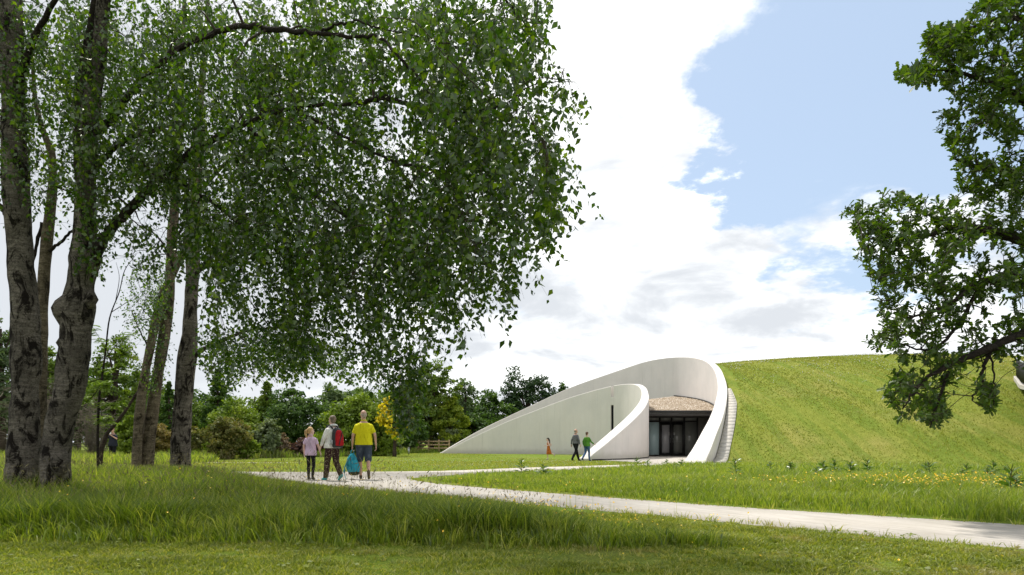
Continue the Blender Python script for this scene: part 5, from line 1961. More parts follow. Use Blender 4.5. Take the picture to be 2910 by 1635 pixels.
def buttercups():
    mb = MB()
    st = MB()
    pts = []
    for (cx_, cy_, n, sx_, sy_, hh) in ((.35, 9.1, 150, .75, 1.0, .24), (1.7, 8.3, 70, .6, .7, .12), (9.3, 13.7, 560, 1.5, .95, .30), (7.2, 14.6, 120, 1.4, .8, .27), (-3, 10, 90, 3.2, 2.2, .46), (-1.2, 8.6, 40, 1.6, .7, .46), (2.6, 6.4, 14, 1.2, .6, .05)):
        q = np.column_stack([rng.normal(cx_, sx_, n), rng.normal(cy_, sy_, n)])
        q = q[~on_path(q[:, 0], q[:, 1])]
        pts.append(np.column_stack([q, hh * rng.uniform(.55, 1.15, len(q))]))
    p = np.vstack(pts)
    n = len(p)
    a = np.linspace(0, 2 * np.pi, 5, endpoint=False)
    fl = np.vstack([[0, 0, -.25], np.column_stack([np.cos(a), np.sin(a), np.full(5, .18)]), np.column_stack([np.cos(a + .63) * .62, np.sin(a + .63) * .62, np.full(5, .05)])])
    tf = []
    for k in range(5):
        tf += [(0, 6 + (k - 1) % 5, 1 + k), (0, 1 + k, 6 + k)]
    sz = np.maximum(.010, p[:, 1] * .00135) * rng.uniform(.7, 1.2, n)
    tl = rng.normal(0, .35, (n, 2))
    f = fl[None] * sz[:, None, None]
    f[:, :, 2] += f[:, :, 0] * tl[:, 0, None] + f[:, :, 1] * (tl[:, 1, None] + .4)
    mb.add((p[:, None] + f).reshape(-1, 3), (np.arange(n)[:, None, None] * 11 + np.array(tf)[None]).reshape(-1, 3), None, np.repeat(rng.random(n), 11))
    mb.build('buttercup_flowers', M_YELLOW, kind='stuff')
    blades(st, p[:, :2], 0.0, p[:, 2], .005, .0, rng.random(n))
    st.build('buttercup_stalks', M_TALL_BLADE, kind='stuff')


buttercups()


# docks: broad leaved weeds standing in the right meadow
def docks():
    mats = leafmat('dock_leaves', ramp3((.045, .095, .014), (.075, .135, .02), (.11, .17, .035)), .35, (1.3, 1.4, .5), .06, .35)
    protos = []
    for v in range(4):
        lf, st = MB(), MB()
        n = 16
        a = np.arange(n) * 2.4 + v
        z = np.linspace(.03, .42, n)
        pos = np.column_stack([np.cos(a) * .03, np.sin(a) * .03, z])
        ax = np.column_stack([np.cos(a), np.sin(a), np.linspace(.30, .8, n)])
        leaves(lf, pos, ax, np.tile([0, 0, 1.0], (n, 1)) + rng.normal(0, .2, (n, 3)), np.linspace(.34, .16, n) * rng.uniform(.8, 1.1, n),
               [(0, 0, 0), (-.22, .3, .05), (0, .35, -.02), (.22, .3, .05), (-.15, .7, -.02), (0, .7, -.06), (.15, .7, -.02), (0, 1, -.2)],
               [(0, 2, 1), (0, 3, 2), (1, 2, 5), (1, 5, 4), (2, 3, 6), (2, 6, 5), (4, 5, 7), (5, 6, 7)], rng.random(n))
        tube(st, [(0, 0, -.02), (.01, 0, .25), (.0, .02, .46)], [.012, .009, .004], 5)
        for k in range(7):
            b = np.array([0, .01, .28 + k * .025])
            e = b + np.array([math.cos(k * 2.2) * .07, math.sin(k * 2.2) * .07, .10])
            tube(st, [b, e], [.009, .004], 4, rnd=.8)
        protos.append((lf.mesh('leaf_rosette'), st.mesh('flower_stalk')))
        protos[-1][0].materials.append(mats)
        protos[-1][1].materials.append(plain('dock_stalk_%d' % v, (.10, .12, .035), .7, .1))
    spots = [(1480, 1335, 21.5), (1515, 1338, 20.5), (1810, 1322, 25.5), (1850, 1330, 24.2), (1885, 1320, 26.0), (1945, 1330, 24.5), (2120, 1340, 21.2), (2170, 1338, 21.8), (2230, 1345, 20.5), (2260, 1340, 21.5), (2330, 1345, 20.2), (2370, 1350, 19.8),
             (2395, 1345, 20.0), (2430, 1340, 20.6), (2500, 1345, 19.5), (2535, 1338, 20.2), (2560, 1350, 19.0), (2620, 1345, 19.4), (2650, 1345, 19.8), (2740, 1350, 19.0), (2770, 1345, 19.6), (2800, 1350, 18.8), (2830, 1350, 19.2), (2860, 1345, 18.8), (2890, 1395, 13.2), (2905, 1400, 12.8), (2300, 1360, 18.5), (2450, 1362, 18.0)]
    for i, (px, _, d) in enumerate(spots):
        lm, sm = protos[i % 4]
        p = G(px + rng.normal(0, 14), d + rng.normal(0, .9))
        root = empty('dock_plant', p, 'upright dock weed with broad green leaves in the sunny meadow before the mound', 'weed', 'dock weeds in the meadow before the mound', rng.uniform(0, 6.2))
        s_ = rng.uniform(.7, 1.15)
        root.scale = (s_, s_, s_ * rng.uniform(.6, 1.15))
        for nm, me in (('leaf_rosette', lm), ('flower_stalk', sm)):
            o = bpy.data.objects.new(nm, me)
            COL.objects.link(o)
            o.parent = root


docks()

# ================================================================== PEOPLE
M_SKIN = plain('skin', (.50, .30, .215), .5, .35, 0, .07, 30, .03)
M_SKIN_PALE = plain('pale_skin', (.60, .40, .32), .5, .35, 0, .06, 30, .03)
M_EYE = plain('eye', (.03, .02, .015), .2, .5)
M_LIP = plain('lips', (.36, .14, .12), .5, .3)


def cloth(name, col, var=.2, scale=6, folds=1.0):
    n = Nt(name)
    v = n.coord((1, 1, .5))
    f = n.noise(v, scale, 4, .5, .6)
    fi = n.noise(n.coord(), 160, 2)
    c = n.mix(n.rng(f, .3, .7), tuple(k * (1 - var) for k in col), tuple(min(1, k * (1 + var)) for k in col))
    return n.principled(c, .85, n.bump(n.math('ADD', f, n.math('MULTIPLY', fi, .05)), folds, .12), .15)


def spotted(name, base, spots, scale, lo, hi):
    n = Nt(name)
    vo = n.n('ShaderNodeTexVoronoi')
    n.l(n.coord((1, 1, .7)), vo.inputs['Vector'])
    vo.inputs['Scale'].default_value = scale
    c = n.mix(n.rng(vo.outputs['Distance'], hi, lo), base, spots)
    return n.principled(c, .85, n.bump(n.noise(n.coord((1, 1, .5)), 6, 3), .4, .04), .15)


def ell(mb, c, r, axis=None, nl=9, ns=14):
    """ellipsoid; axis optionally gives the direction of its z"""
    c = np.asarray(c, float)
    th = np.linspace(0, np.pi, nl)[1:-1]
    ph = np.linspace(0, 2 * np.pi, ns, endpoint=False)
    v = np.array([[math.sin(a) * math.cos(b) * r[0], math.sin(a) * math.sin(b) * r[1], math.cos(a) * r[2]] for a in th for b in ph] + [[0, 0, r[2]], [0, 0, -r[2]]])
    q = []
    for i in range(nl - 3):
        for j in range(ns):
            q.append((i * ns + j, (i + 1) * ns + j, (i + 1) * ns + (j + 1) % ns, i * ns + (j + 1) % ns))
    t = []
    T_, B_ = len(v) - 2, len(v) - 1
    for j in range(ns):
        t.append((T_, j, (j + 1) % ns))
        t.append((B_, (nl - 3) * ns + (j + 1) % ns, (nl - 3) * ns + j))
    if axis is not None:
        m = np.array(Vector(axis).to_track_quat('Z', 'Y').to_matrix())
        v = v @ m.T
    mb.add(v + c, t, q)


def cap(mb, a, b, ra, rb, n=12, flat=1.0):
    """tapered limb with round ends"""
    a, b = np.asarray(a, float), np.asarray(b, float)
    d = unit((b - a)[None])[0]
    s = np.array([-.94, -.6, 0])
    pts, rad = [], []
    for k in (-.95, -.75, -.4, 0):
        pts.append(a + d * k * ra); rad.append(ra * math.sqrt(1 - k * k))
    pts.append((a + b) / 2); rad.append((ra + rb) / 2)
    for k in (0, .4, .75, .95):
        pts.append(b + d * k * rb); rad.append(rb * math.sqrt(1 - k * k))
    tube(mb, pts, rad, n)


def loft(mb, rings, n=18):
    """closed body from horizontal ellipse rings (x, y, z, rx, ry)"""
    a = np.linspace(0, 2 * np.pi, n, endpoint=False)
    v = []
    for x, y, z, rx, ry in rings:
        cs, sn = np.cos(a), np.sin(a)
        # slightly squared section
        k = (np.abs(cs) ** 2.6 + np.abs(sn) ** 2.6) ** (-1 / 2.6)
        v.append(np.column_stack([x + cs * k * rx, y + sn * k * ry, np.full(n, z)]))
    m = len(rings)
    v = np.vstack(v + [np.array([[rings[0][0], rings[0][1], rings[0][2]], [rings[-1][0], rings[-1][1], rings[-1][2]]])])
    q = [(i * n + j, i * n + (j + 1) % n, (i + 1) * n + (j + 1) % n, (i + 1) * n + j) for i in range(m - 1) for j in range(n)]
    t = []
    for j in range(n):
        t.append((m * n, (j + 1) % n, j))
        t.append((m * n + 1, (m - 1) * n + j, (m - 1) * n + (j + 1) % n))
    mb.add(v, t, q)


def skinned(mb, name, mat, parent, voxel, it=4, fac=.5):
    """weld the overlapping volumes into one continuous surface"""
    o = bpy.data.objects.new(name, mb.mesh(name))
    COL.objects.link(o)
    r = o.modifiers.new('weld', 'REMESH')
    r.mode = 'VOXEL'
    r.voxel_size = voxel
    r.use_smooth_shade = True
    s = o.modifiers.new('soft', 'SMOOTH')
    s.factor = fac
    s.iterations = it
    dg = bpy.context.evaluated_depsgraph_get()
    me = bpy.data.meshes.new_from_object(o.evaluated_get(dg))
    bpy.data.objects.remove(o)
    me.name = name
    me.materials.clear()
    me.materials.append(mat)
    n = bpy.data.objects.new(name, me)
    COL.objects.link(n)
    n.parent = parent
    return n


def hand(mb, w, d, side, palm, curl=.35, s=1.0):
    """palm, four fingers of unequal length and a thumb; d along the hand, side towards the thumb, palm the way it faces"""
    w = np.asarray(w, float)
    d = unit(np.asarray(d, float)[None])[0]
    side = np.asarray(side, float) - d * np.dot(side, d)
    side = unit(side[None])[0]
    pn = np.cross(d, side)
    if np.dot(pn, palm) < 0:
        pn = -pn
    for k in (-.024, -.008, .008, .024):
        cap(mb, w + side * k * .8 * s, w + d * .085 * s + side * k * s, .014 * s, .0125 * s, 8)
    for k, ln in zip((.027, .009, -.009, -.027), (.070, .078, .072, .056)):
        a = w + d * .09 * s + side * k * s
        m = a + (d * math.cos(curl) + pn * math.sin(curl) + side * k * 2) * ln * .5 * s
        e = m + (d * math.cos(curl * 2.4) + pn * math.sin(curl * 2.4)) * ln * .5 * s
        cap(mb, a, m, .0088 * s, .0082 * s, 7)
        cap(mb, m, e, .0082 * s, .0068 * s, 7)
    a = w + d * .025 * s + side * .024 * s
    m = a + (side * .75 + d * .6 + pn * .3) * .045 * s
    e = m + (side * .25 + d * .9 + pn * .35) * .032 * s
    cap(mb, a, m, .012 * s, .0095 * s, 7)
    cap(mb, m, e, .0095 * s, .008 * s, 7)


POSE = dict(pelvis=(0, 0, .95), hipL=(-.088, 0, .93), hipR=(.088, 0, .93), kneeL=(-.10, .05, .50), kneeR=(.10, .05, .50), ankL=(-.10, 0, .09), ankR=(.10, 0, .09), toeL=(-.11, .15, .03), toeR=(.11, .15, .03),
            shL=(-.165, 0, 1.365), shR=(.165, 0, 1.365), elL=(-.235, -.03, 1.14), elR=(.235, -.03, 1.14), wrL=(-.245, .05, .89), wrR=(.245, .05, .89), neck=(0, -.005, 1.50), head=(0, .02, 1.635))


class Person:
    def __init__(s, label, px, d, H, rot, pose, build=1.0, skin=None, voxel=.011, headturn=0.0, group=None, hs=1.0, curl=.35, z=0.0):
        s.k = H / 1.75
        s.root = empty('person', (*G(px, d)[:2], z), label, 'person', group, rot)
        s.p = {a: np.array(b, float) for a, b in POSE.items()}
        s.p.update({a: np.array(b, float) for a, b in pose.items()})
        s.b, s.v, s.ht, s.hs = build, voxel, headturn, hs
        s.skin = skin or M_SKIN
        s.curl = curl

    def fin(s, mb):
        for i in range(len(mb.v)):
            mb.v[i] = mb.v[i] * s.k
        return mb

    def hd(s, v):
        """a point given relative to the head centre, turned with the head"""
        v = np.asarray(v, float) * s.hs
        c, sn = math.cos(s.ht), math.sin(s.ht)
        return s.p['head'] + np.array([v[0] * c - v[1] * sn, v[0] * sn + v[1] * c, v[2]])

    def rings(s, grow=0.0, z0=.86, z1=1.50, waist=1.0):
        p, b = s.p, s.b
        lean = (p['neck'] - p['pelvis'])
        out = []
        for z, rx, ry in ((.84, .155, .115), (.90, .165, .122), (.97, .160, .118), (1.05, .145 * waist, .105), (1.13, .140 * waist, .102), (1.22, .150, .108), (1.31, .162, .112), (1.365, .158, .104), (1.40, .140, .094), (1.435, .108, .080), (1.47, .074, .066), (1.50, .058, .058)):
            if z < z0 - 1e-6 or z > z1 + 1e-6:
                continue
            t = (z - p['pelvis'][2]) / (1.50 - .95)
            c = p['pelvis'] + lean * np.array([t, t, 0])
            zz = p['pelvis'][2] + (z - .95) * (p['neck'][2] - p['pelvis'][2]) / .55
            out.append((c[0], c[1], zz, rx * b + grow, ry * b + grow))
        return out

    def body(s):
        mb, p, b = MB(), s.p, s.b
        loft(mb, s.rings())
        for q in 'LR':
            cap(mb, p['hip' + q], p['knee' + q], .082 * b, .052)
            cap(mb, p['knee' + q], p['knee' + q] * .55 + p['ank' + q] * .45 + np.array([0, -.012, 0]), .050, .052)
            cap(mb, p['knee' + q] * .55 + p['ank' + q] * .45 + np.array([0, -.012, 0]), p['ank' + q], .052, .034)
            cap(mb, p['ank' + q] + np.array([0, 0, -.03]), p['toe' + q], .035, .024)
            cap(mb, p['sh' + q] + np.array([0, 0, -.01]), p['el' + q], .052 * b, .038)
            cap(mb, p['el' + q], p['wr' + q], .038, .025)
            d = p['wr' + q] - p['el' + q]
            inw = np.array([1.0 if q == 'L' else -1.0, .1, 0])
            hand(mb, p['wr' + q] + unit(d[None])[0] * .015, d + (np.array(p.get('hd' + q, (0, 0, 0)))), np.array(p.get('thumb' + q, (0, 1, 0)), float), np.array(p.get('palm' + q, inw), float), s.curl)
        cap(mb, p['neck'] - np.array([0, 0, .05]), p['head'] - np.array([0, .015, .06]), .058, .054)
        h = s.hs
        ell(mb, s.hd((0, -.012, .03)), (.075 * h, .094 * h, .092 * h))       # skull
        ell(mb, s.hd((0, .022, -.035)), (.062 * h, .070 * h, .088 * h))       # face and jaw
        cap(mb, s.hd((0, .088, .012)), s.hd((0, .106, -.022)), .010, .015, 8)  # nose
        ell(mb, s.hd((0, .070, -.098)), (.024, .020, .018))                 # chin
        ell(mb, s.hd((0, .086, -.058)), (.024, .010, .011))                 # mouth
        for x in (-1, 1):
            ell(mb, s.hd((.077 * x, -.004, -.005)), (.010, .020, .031))       # ears
            ell(mb, s.hd((.030 * x, .078, .038)), (.024, .012, .008))         # brow
        skinned(s.fin(mb), 'body', s.skin, s.root, s.v, 3)
        for x in (-1, 1):
            mb = MB()
            ell(mb, s.hd((.029 * x, .086, .014)), (.012, .007, .007), None, 6, 8)
            s.fin(mb).build('eye', M_EYE, s.root, True)
        mb = MB()
        ell(mb, s.hd((0, .097, -.058)), (.021, .004, .006), None, 6, 8)
        s.fin(mb).build('mouth', M_LIP, s.root, True)
        return s

    def top(s, name, mat, sleeve=.6, hem=.90, grow=.016, loose=.0, collar=True, waist=1.0):
        """sleeve: 0..1 to the elbow, 1..2 to the wrist"""
        mb, p, b = MB(), s.p, s.b
        r = s.rings(grow, hem, 1.465, waist)
        r = [(x, y, z, rx + loose * max(0, (1.3 - z)) , ry + loose * max(0, (1.3 - z))) for x, y, z, rx, ry in r]
        r.insert(0, (r[0][0], r[0][1], r[0][2] - .02, r[0][3] * .99, r[0][4] * .99))
        loft(mb, r)
        for q in 'LR':
            e = p['sh' + q] + (p['el' + q] - p['sh' + q]) * min(sleeve, 1)
            cap(mb, p['sh' + q] + np.array([0, 0, -.008]), e, .060 * b, .060 if sleeve <= 1 else .050)
            if sleeve > 1:
                e2 = p['el' + q] + (p['wr' + q] - p['el' + q]) * (sleeve - 1)
                cap(mb, p['el' + q], e2, .052, .040)
        o = skinned(s.fin(mb), name, mat, s.root, s.v * 1.05, 3)
        if collar:
            mb = MB()
            a = np.linspace(0, 2 * np.pi, 16)
            tube(mb, np.column_stack([p['neck'][0] + np.cos(a) * .068, p['neck'][1] + np.sin(a) * .066, p['neck'][2] - .012 + .0 * a - np.sin(a) * .018]), .014, 6, cap=False)
            s.fin(mb).build('collar', mat, s.root, True)
        return o

    def legs(s, name, mat, length=2.0, grow=.014, waistz=.98, cuff=0.0):
        mb, p, b = MB(), s.p, s.b
        r = s.rings(grow * .7, .84, 1.05 if waistz > 1 else .97)
        loft(mb, r)
        for q in 'LR':
            e = p['hip' + q] + (p['knee' + q] - p['hip' + q]) * min(length, 1)
            cap(mb, p['hip' + q] + np.array([0, 0, -.01]), e, .086 * b + grow, .054 + grow + cuff)
            if length > 1:
                c = p['knee' + q] * .55 + p['ank' + q] * .45 + np.array([0, -.012, 0])
                e2 = p['knee' + q] + (p['ank' + q] - p['knee' + q]) * (length - 1)
                cap(mb, p['knee' + q], c, .052 + grow, .050 + grow)
                cap(mb, c, e2, .050 + grow, .038 + grow + cuff)
        return skinned(s.fin(mb), name, mat, s.root, s.v, 3)

    def shoes(s, mat, sole=None):
        for q in 'LR':
            mb, p = MB(), s.p
            a, t = p['ank' + q], p['toe' + q]
            d = unit((t - a)[None])[0]
            dn = np.array([0, -d[2], d[1]]) if abs(d[1]) > abs(d[2]) * .3 else np.array([0, 0, -1.0])
            dn = np.array([0, 0, -1.0]) if abs(d[2]) < .75 else np.array([0, -.8, -.5])
            heel = a + dn * .038 - np.array([0, .02, 0])
            cap(mb, a + dn * .01, heel, .044, .040, 10)
            cap(mb, heel, t + dn * .0, .040, .032, 10)
            cap(mb, a + dn * .0, (a + t) / 2 - dn * .005, .044, .036, 10)
            skinned(s.fin(mb), 'shoe', mat, s.root, s.v, 2)

    def hair(s, mat, pts, vox=None):
        """pts: (position relative to head centre, radii)"""
        mb = MB()
        for c, r in pts:
            ell(mb, s.hd(c), tuple(k * s.hs for k in r))
        return skinned(s.fin(mb), 'hair', mat, s.root, vox or s.v, 2)


def hairmat(name, col):
    n = Nt(name)
    f = n.noise(n.coord((1, 1, .25)), 45, 5, .7)
    c = n.mix(n.rng(f, .3, .7), tuple(k * .55 for k in col), tuple(min(1, k * 1.4) for k in col))
    return n.principled(c, .55, n.bump(f, .8, .02), .3)


CAPHAIR = [((0, -.022, .038), (.081, .096, .093)), ((0, -.060, -.015), (.066, .050, .070))]

# ---- girl in the lilac shirt
g = Person('girl with a fair ponytail in a lilac T-shirt and black leggings walking hand by side', 883, 18.25, 1.40, -.12,
           dict(hipL=(-.08, 0, .93), hipR=(.08, 0, .93), kneeL=(-.10, .07, .50), ankL=(-.115, .10, .085), toeL=(-.13, .25, .03), kneeR=(.095, .02, .50), ankR=(.105, -.10, .10), toeR=(.115, .05, .03),
                elL=(-.235, -.02, 1.14), wrL=(-.245, .03, .90), elR=(.245, .02, 1.16), wrR=(.285, .10, .93), shL=(-.155, 0, 1.365), shR=(.155, 0, 1.365), head=(0, .015, 1.63)), .92, M_SKIN_PALE, .0095, -.65, None, 1.16)
g.body()
g.top('shirt', cloth('lilac_cotton', (.60, .45, .60)), .62, .84, .02, .06, waist=1.05)
g.legs('leggings', cloth('black_leggings', (.012, .012, .014)), 1.97, .006)
g.shoes(cloth('dark_trainers', (.05, .045, .035)))
M_FAIR = hairmat('fair_hair', (.52, .34, .15))
g.hair(M_FAIR, CAPHAIR + [((.0, -.105, .035), (.030, .035, .032))])
mb = MB()
pt = [g.hd((0, -.115, .03)), g.hd((-.01, -.155, .0)), g.hd((-.015, -.155, -.08)), g.hd((-.005, -.135, -.16)), g.hd((.0, -.125, -.215))]
tube(mb, catmull(pt, 5), np.interp(np.linspace(0, 1, 21), [0, .3, .7, 1], [.024, .040, .032, .006]), 10, wob=.25, wscale=30)
g.fin(mb).build('ponytail', M_FAIR, g.root, True)
mb = MB()
ell(mb, g.hd((0, -.122, .028)), (.030, .016, .030))
g.fin(mb).build('hair_tie', cloth('dark_band', (.05, .03, .03)), g.root, True)

# ---- woman with the red backpack
w = Person('woman with short grey brown hair, white blouse and dark patterned trousers wearing a rucksack', 945, 17.9, 1.70, .85,
           dict(kneeL=(-.09, .12, .51), ankL=(-.085, .20, .085), toeL=(-.09, .35, .03), kneeR=(.085, -.04, .50), ankR=(.08, -.26, .16), toeR=(.085, -.16, .035),
                elL=(-.255, .03, 1.15), wrL=(-.25, .17, .93), elR=(.23, .10, 1.17), wrR=(.13, .26, 1.30), head=(.0, .03, 1.635)), 1.06, M_SKIN_PALE, .010, .15)
w.body()
w.top('blouse', cloth('white_linen', (.74, .72, .70)), 1.82, .90, .026, .07)
w.legs('trousers', spotted('patterned_trousers', (.035, .018, .016), (.42, .33, .27), 26, .12, .26), 1.93, .030)
w.shoes(plain('teal_trainers', (.02, .30, .31), .6))
w.hair(hairmat('greying_hair', (.20, .15, .11)), CAPHAIR + [((0, -.05, .06), (.078, .075, .070)), ((.03, -.07, .03), (.05, .045, .06)), ((-.03, -.06, -.03), (.045, .05, .05))])
mb = MB()
tube(mb, catmull([w.p['neck'] + np.array(q) for q in ((-.10, .03, -.06), (-.09, -.05, -.02), (0, -.09, -.0), (.09, -.05, -.02), (.10, .03, -.06))], 5), .034, 8)
w.fin(mb).build('hood', cloth('white_hood', (.72, .72, .74)), w.root, True)


def backpack():
    """rucksack on the woman's back, in her own frame"""
    k = w.k
    root = empty('rucksack', w.root.location, 'red and grey rucksack on the back of the woman in white', 'backpack', None, .85)
    b0 = np.array([0.02, -.215, 1.16])

    def add(mb, name, mat, vox=None):
        for i in range(len(mb.v)):
            mb.v[i] = mb.v[i] * k
        return skinned(mb, name, mat, root, vox or .010, 3) if vox != 0 else mb.build(name, mat, root, True)
    grey = cloth('grey_nylon', (.055, .055, .06))
    mb = MB()
    loft(mb, [(b0[0], b0[1] + y, b0[2] + z, rx, ry) for z, rx, ry, y in ((-.27, .13, .075, .0), (-.24, .155, .095, 0), (-.12, .165, .11, 0), (.02, .16, .10, .01), (.14, .145, .085, .02), (.22, .115, .065, .03), (.26, .06, .04, .04))])
    add(mb, 'pack_body', grey)
    mb = MB()
    loft(mb, [(b0[0], b0[1] - .075 + y, b0[2] + z, rx, ry) for z, rx, ry, y in ((-.22, .10, .045, .0), (-.19, .125, .062, 0), (-.05, .125, .062, 0), (.08, .115, .055, .012), (.17, .08, .04, .025), (.20, .05, .03, .035))])
    add(mb, 'front_panel', cloth('red_nylon', (.42, .015, .022)))
    mb = MB()
    tube(mb, catmull([b0 + np.array(q) for q in ((-.05, -.137, -.20), (-.02, -.143, -.06), (.035, -.135, .06), (.05, -.12, .14))], 5), .012, 6)
    add(mb, 'zip_flap', grey, 0)
    for sgn in (-1, 1):
        mb = MB()
        tube(mb, catmull([(sgn * .09, -.14, 1.40), (sgn * .115, -.04, 1.485), (sgn * .125, .085, 1.44), (sgn * .135, .135, 1.30), (sgn * .155, .07, 1.12), (sgn * .15, -.10, 1.0)], 6), .021, 6)
        add(mb, 'shoulder_strap', grey, 0)
    mb = MB()
    tube(mb, catmull([(.0, -.13, 1.42), (.01, -.17, 1.46), (.05, -.17, 1.46), (.06, -.13, 1.42)], 4), .009, 6)
    add(mb, 'grab_loop', grey, 0)
    mb = MB()
    tube(mb, catmull([(.14, -.20, .92), (.16, -.22, .86), (.15, -.23, .80), (.17, -.235, .74)], 4), .006, 5)
    add(mb, 'loose_strap', grey, 0)
    mb = MB()
    tube(mb, [(-.165, -.20, .98), (-.172, -.20, 1.10)], .035, 8)
    add(mb, 'side_bottle', plain('bottle_grey', (.35, .36, .38), .3, .5), 0)


backpack()

# ---- man in the yellow polo shirt
m_ = Person('balding man in a bright yellow polo shirt and denim shorts walking away from the viewer', 1034, 18.4, 1.86, .18,
            dict(kneeL=(-.10, .13, .515), ankL=(-.085, .20, .085), toeL=(-.09, .35, .03), kneeR=(.11, .0, .50), ankR=(.125, -.27, .21), toeR=(.13, -.21, .045),
                 elL=(-.265, -.01, 1.13), wrL=(-.285, .03, .88), elR=(.275, -.06, 1.14), wrR=(.30, -.03, .88), shL=(-.168, 0, 1.36), shR=(.168, 0, 1.36), head=(-.01, .03, 1.64)), 1.10, None, .0095, .30, None, 1.0, .55)
m_.body()
m_.top('polo_shirt', cloth('yellow_pique', (.66, .62, .015), .10, 5), .66, .86, .020, .05, waist=1.12)
m_.legs('shorts', spotted('denim_shorts', (.045, .06, .085), (.085, .105, .14), 9, .1, .5), .98, .026, cuff=.012)
m_.shoes(cloth('brown_trainers', (.10, .08, .055)))
m_.hair(hairmat('cropped_white_hair', (.42, .34, .29)), [((0, -.020, .012), (.079, .092, .062)), ((0, -.055, -.02), (.064, .046, .06))])


def bluebag():
    k, a = m_.k, .18
    wr = m_.p['wrL'] + np.array([0, .0, -.13])
    hp = np.array([wr[0], wr[1], wr[2]])
    c, s = math.cos(a), math.sin(a)
    wx = np.array([hp[0] * c - hp[1] * s, hp[0] * s + hp[1] * c, hp[2]]) * k + np.array(m_.root.location)
    root = empty('holdall_bag', wx, 'turquoise soft bag with trailing straps held in the hand of the man in yellow', 'bag', None, .1)
    blue = cloth('turquoise_nylon', (.035, .33, .44), .25, 9, .8)
    mb = MB()
    loft(mb, [(x, y, z, rx, ry) for x, y, z, rx, ry in ((.03, 0, -.62, .10, .08), (.03, 0, -.59, .15, .11), (.02, 0, -.48, .185, .13), (.0, 0, -.34, .165, .115), (-.01, 0, -.22, .125, .09), (-.01, 0, -.13, .075, .06), (.0, 0, -.09, .03, .025))])
    skinned(mb, 'bag_body', blue, root, .010, 2)
    mb = MB()
    tube(mb, catmull([(-.04, 0, -.12), (-.035, 0, -.03), (0, 0, .012), (.035, 0, -.03), (.04, 0, -.12)], 5), .010, 6)
    mb.build('carry_handle', blue, root, True)
    mb = MB()
    loft(mb, [(.05, -.02, -.68, .08, .07), (.05, -.02, -.655, .13, .10), (.04, -.01, -.60, .15, .115), (.04, 0, -.575, .13, .10)])
    skinned(mb, 'base_pocket', cloth('olive_base', (.035, .045, .025)), root, .010, 2)
    for q, r in (([(-.05, -.09, -.16), (-.14, -.10, -.34), (-.20, -.10, -.50), (-.215, -.08, -.60), (-.17, -.08, -.52)], .014), ([(-.20, -.09, -.56), (-.19, -.09, -.66), (-.16, -.09, -.76), (-.14, -.09, -.82)], .009)):
        mb = MB()
        tube(mb, catmull(q, 5), r, 6)
        mb.build('trailing_strap', blue, root, True)
    mb = MB()
    tube(mb, catmull([(-.03, -.10, -.20), (-.02, -.135, -.36), (.0, -.135, -.52)], 5), .008, 5)
    mb.build('zip', cloth('dark_blue_zip', (.02, .12, .17)), root, True)


bluebag()

# ---- running girl in the rust dress
r_ = Person('dark haired girl in a rust orange dress running across the lawn', 1559, 40.0, 1.27, math.pi / 2 - .15,
            dict(pelvis=(0, 0, .93), hipL=(-.08, 0, .91), hipR=(.08, 0, .91), kneeL=(-.08, .12, .50), ankL=(-.08, .04, .085), toeL=(-.08, .19, .03), kneeR=(.08, -.09, .50), ankR=(.085, -.42, .42), toeR=(.085, -.47, .29),
                 elL=(-.22, -.08, 1.16), wrL=(-.20, .20, 1.12), elR=(.22, -.20, 1.20), wrR=(.17, -.05, 1.02), shL=(-.16, .02, 1.39), shR=(.16, .02, 1.39), neck=(0, .04, 1.48), head=(0, .07, 1.62)), .9, M_SKIN_PALE, .012, .1, None, 1.18)
r_.body()
dm = spotted('rust_print_dress', (.40, .12, .02), (.09, .025, .012), 13, .16, .38)
mb = MB()
loft(mb, [(0, -.05, .42, .20, .20), (0, -.045, .45, .225, .225), (0, -.03, .60, .205, .20), (0, -.01, .78, .175, .155), (0, .01, .98, .142, .115), (0, .02, 1.12, .134, .105), (0, .03, 1.28, .15, .112), (0, .04, 1.38, .13, .092), (0, .04, 1.41, .09, .07)])
skinned(r_.fin(mb), 'dress', dm, r_.root, .012, 3)
r_.shoes(cloth('pale_pumps', (.42, .36, .32)))
r_.hair(hairmat('dark_brown_hair', (.025, .016, .012)), CAPHAIR + [((.0, -.10, -.03), (.06, .05, .08)), ((.0, -.13, -.12), (.045, .045, .09)), ((.0, .03, .085), (.06, .06, .03)), ((0, -.14, -.21), (.03, .035, .06))])

# ---- grey haired man and woman in green by the ribbon wall
a_ = Person('balding man in a grey shirt and black trousers walking beside the woman in green', 1636, 36.9, 1.73, -.95,
            dict(kneeL=(-.10, .17, .51), ankL=(-.09, .30, .09), toeL=(-.09, .45, .03), kneeR=(.10, -.08, .50), ankR=(.10, -.34, .12), toeR=(.105, -.21, .03),
                 elL=(-.25, -.06, 1.15), wrL=(-.29, -.06, .90), elR=(.255, -.0, 1.15), wrR=(.29, .06, .90)), 1.03, None, .012, -.35, None, 1.0, .6)
a_.body()
a_.top('shirt', cloth('grey_shirt', (.13, .13, .14), .2), 1.86, .97, .020, .02)
a_.legs('trousers', cloth('black_trousers', (.012, .012, .013)), 1.95, .022)
a_.shoes(plain('black_shoes', (.012, .011, .010), .4))
a_.hair(hairmat('grey_side_hair', (.25, .23, .21)), [((0, -.022, .0), (.080, .090, .055)), ((0, -.055, -.02), (.064, .045, .055))])

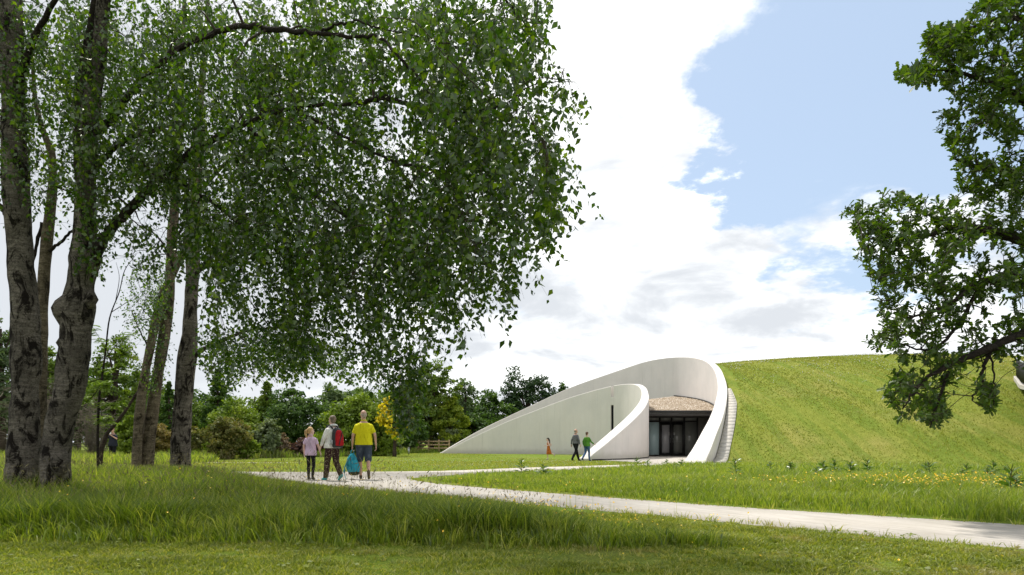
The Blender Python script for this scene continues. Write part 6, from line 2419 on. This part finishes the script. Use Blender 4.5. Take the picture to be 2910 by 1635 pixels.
b_ = Person('woman with short brown hair in a green cardigan and blue jeans, one arm held out', 1668, 37.0, 1.58, -.72,
            dict(kneeL=(-.09, -.02, .50), ankL=(-.09, -.34, .15), toeL=(-.09, -.24, .035), kneeR=(.09, .10, .51), ankR=(.09, .12, .085), toeR=(.095, .27, .03),
                 elL=(-.25, -.05, 1.15), wrL=(-.24, .02, .90), elR=(.26, .05, 1.15), wrR=(.38, .24, 1.00)), 1.06, M_SKIN_PALE, .012, .1)
b_.body()
b_.top('cardigan', cloth('green_knit', (.085, .235, .03), .15), 1.72, .90, .024, .05)
b_.legs('jeans', cloth('blue_denim', (.06, .12, .25), .2), 1.96, .012)
b_.shoes(cloth('navy_shoes', (.03, .05, .09)))
b_.hair(hairmat('brown_hair', (.10, .055, .03)), CAPHAIR + [((0, -.05, .05), (.08, .08, .075)), ((0, -.075, -.02), (.066, .04, .06))])

# ---- photographer among the shrubs
c_ = Person('man in a dark T-shirt raising a white phone in the long grass', 321, 34.0, 1.72, math.pi - .1,
            dict(elL=(-.27, .10, 1.20), wrL=(-.09, .27, 1.38), elR=(.27, .10, 1.20), wrR=(.09, .27, 1.38), hdL=(.05, .0, .1), hdR=(-.05, .0, .1), thumbL=(0, 0, 1), thumbR=(0, 0, 1), palmL=(1, 0, 0), palmR=(-1, 0, 0)), 1.05, None, .012, 0, None, 1.0, .7)
c_.body()
c_.top('shirt', cloth('navy_cotton', (.022, .024, .036)), .62, .84, .022, .05, waist=1.1)
c_.legs('trousers', cloth('black_jeans', (.012, .012, .014)), 1.96, .016)
c_.shoes(plain('dark_boots', (.02, .017, .014), .6))
c_.hair(hairmat('short_sandy_hair', (.20, .11, .06)), [((0, -.022, .042), (.080, .094, .088)), ((0, -.05, -.0), (.066, .045, .06))])
ph = empty('phone', tuple(np.array(c_.root.location) + np.array([.03, -.33, 1.46])), 'white phone held up by the man in the dark T-shirt', 'phone', None, math.pi - .1)
mb = MB()
box(mb, (0, 0, 0), (.15, .012, .085), bev=.004)
mb.build('case', plain('white_plastic', (.75, .75, .76), .35, .4), ph)
mb = MB()
box(mb, (0, -.0075, 0), (.136, .003, .072))
mb.build('screen', M_BLACK, ph)
mb = MB()
tube(mb, [(.05, .006, .022), (.05, .010, .022)], .010, 10)
mb.build('lens', M_BLACK, ph)
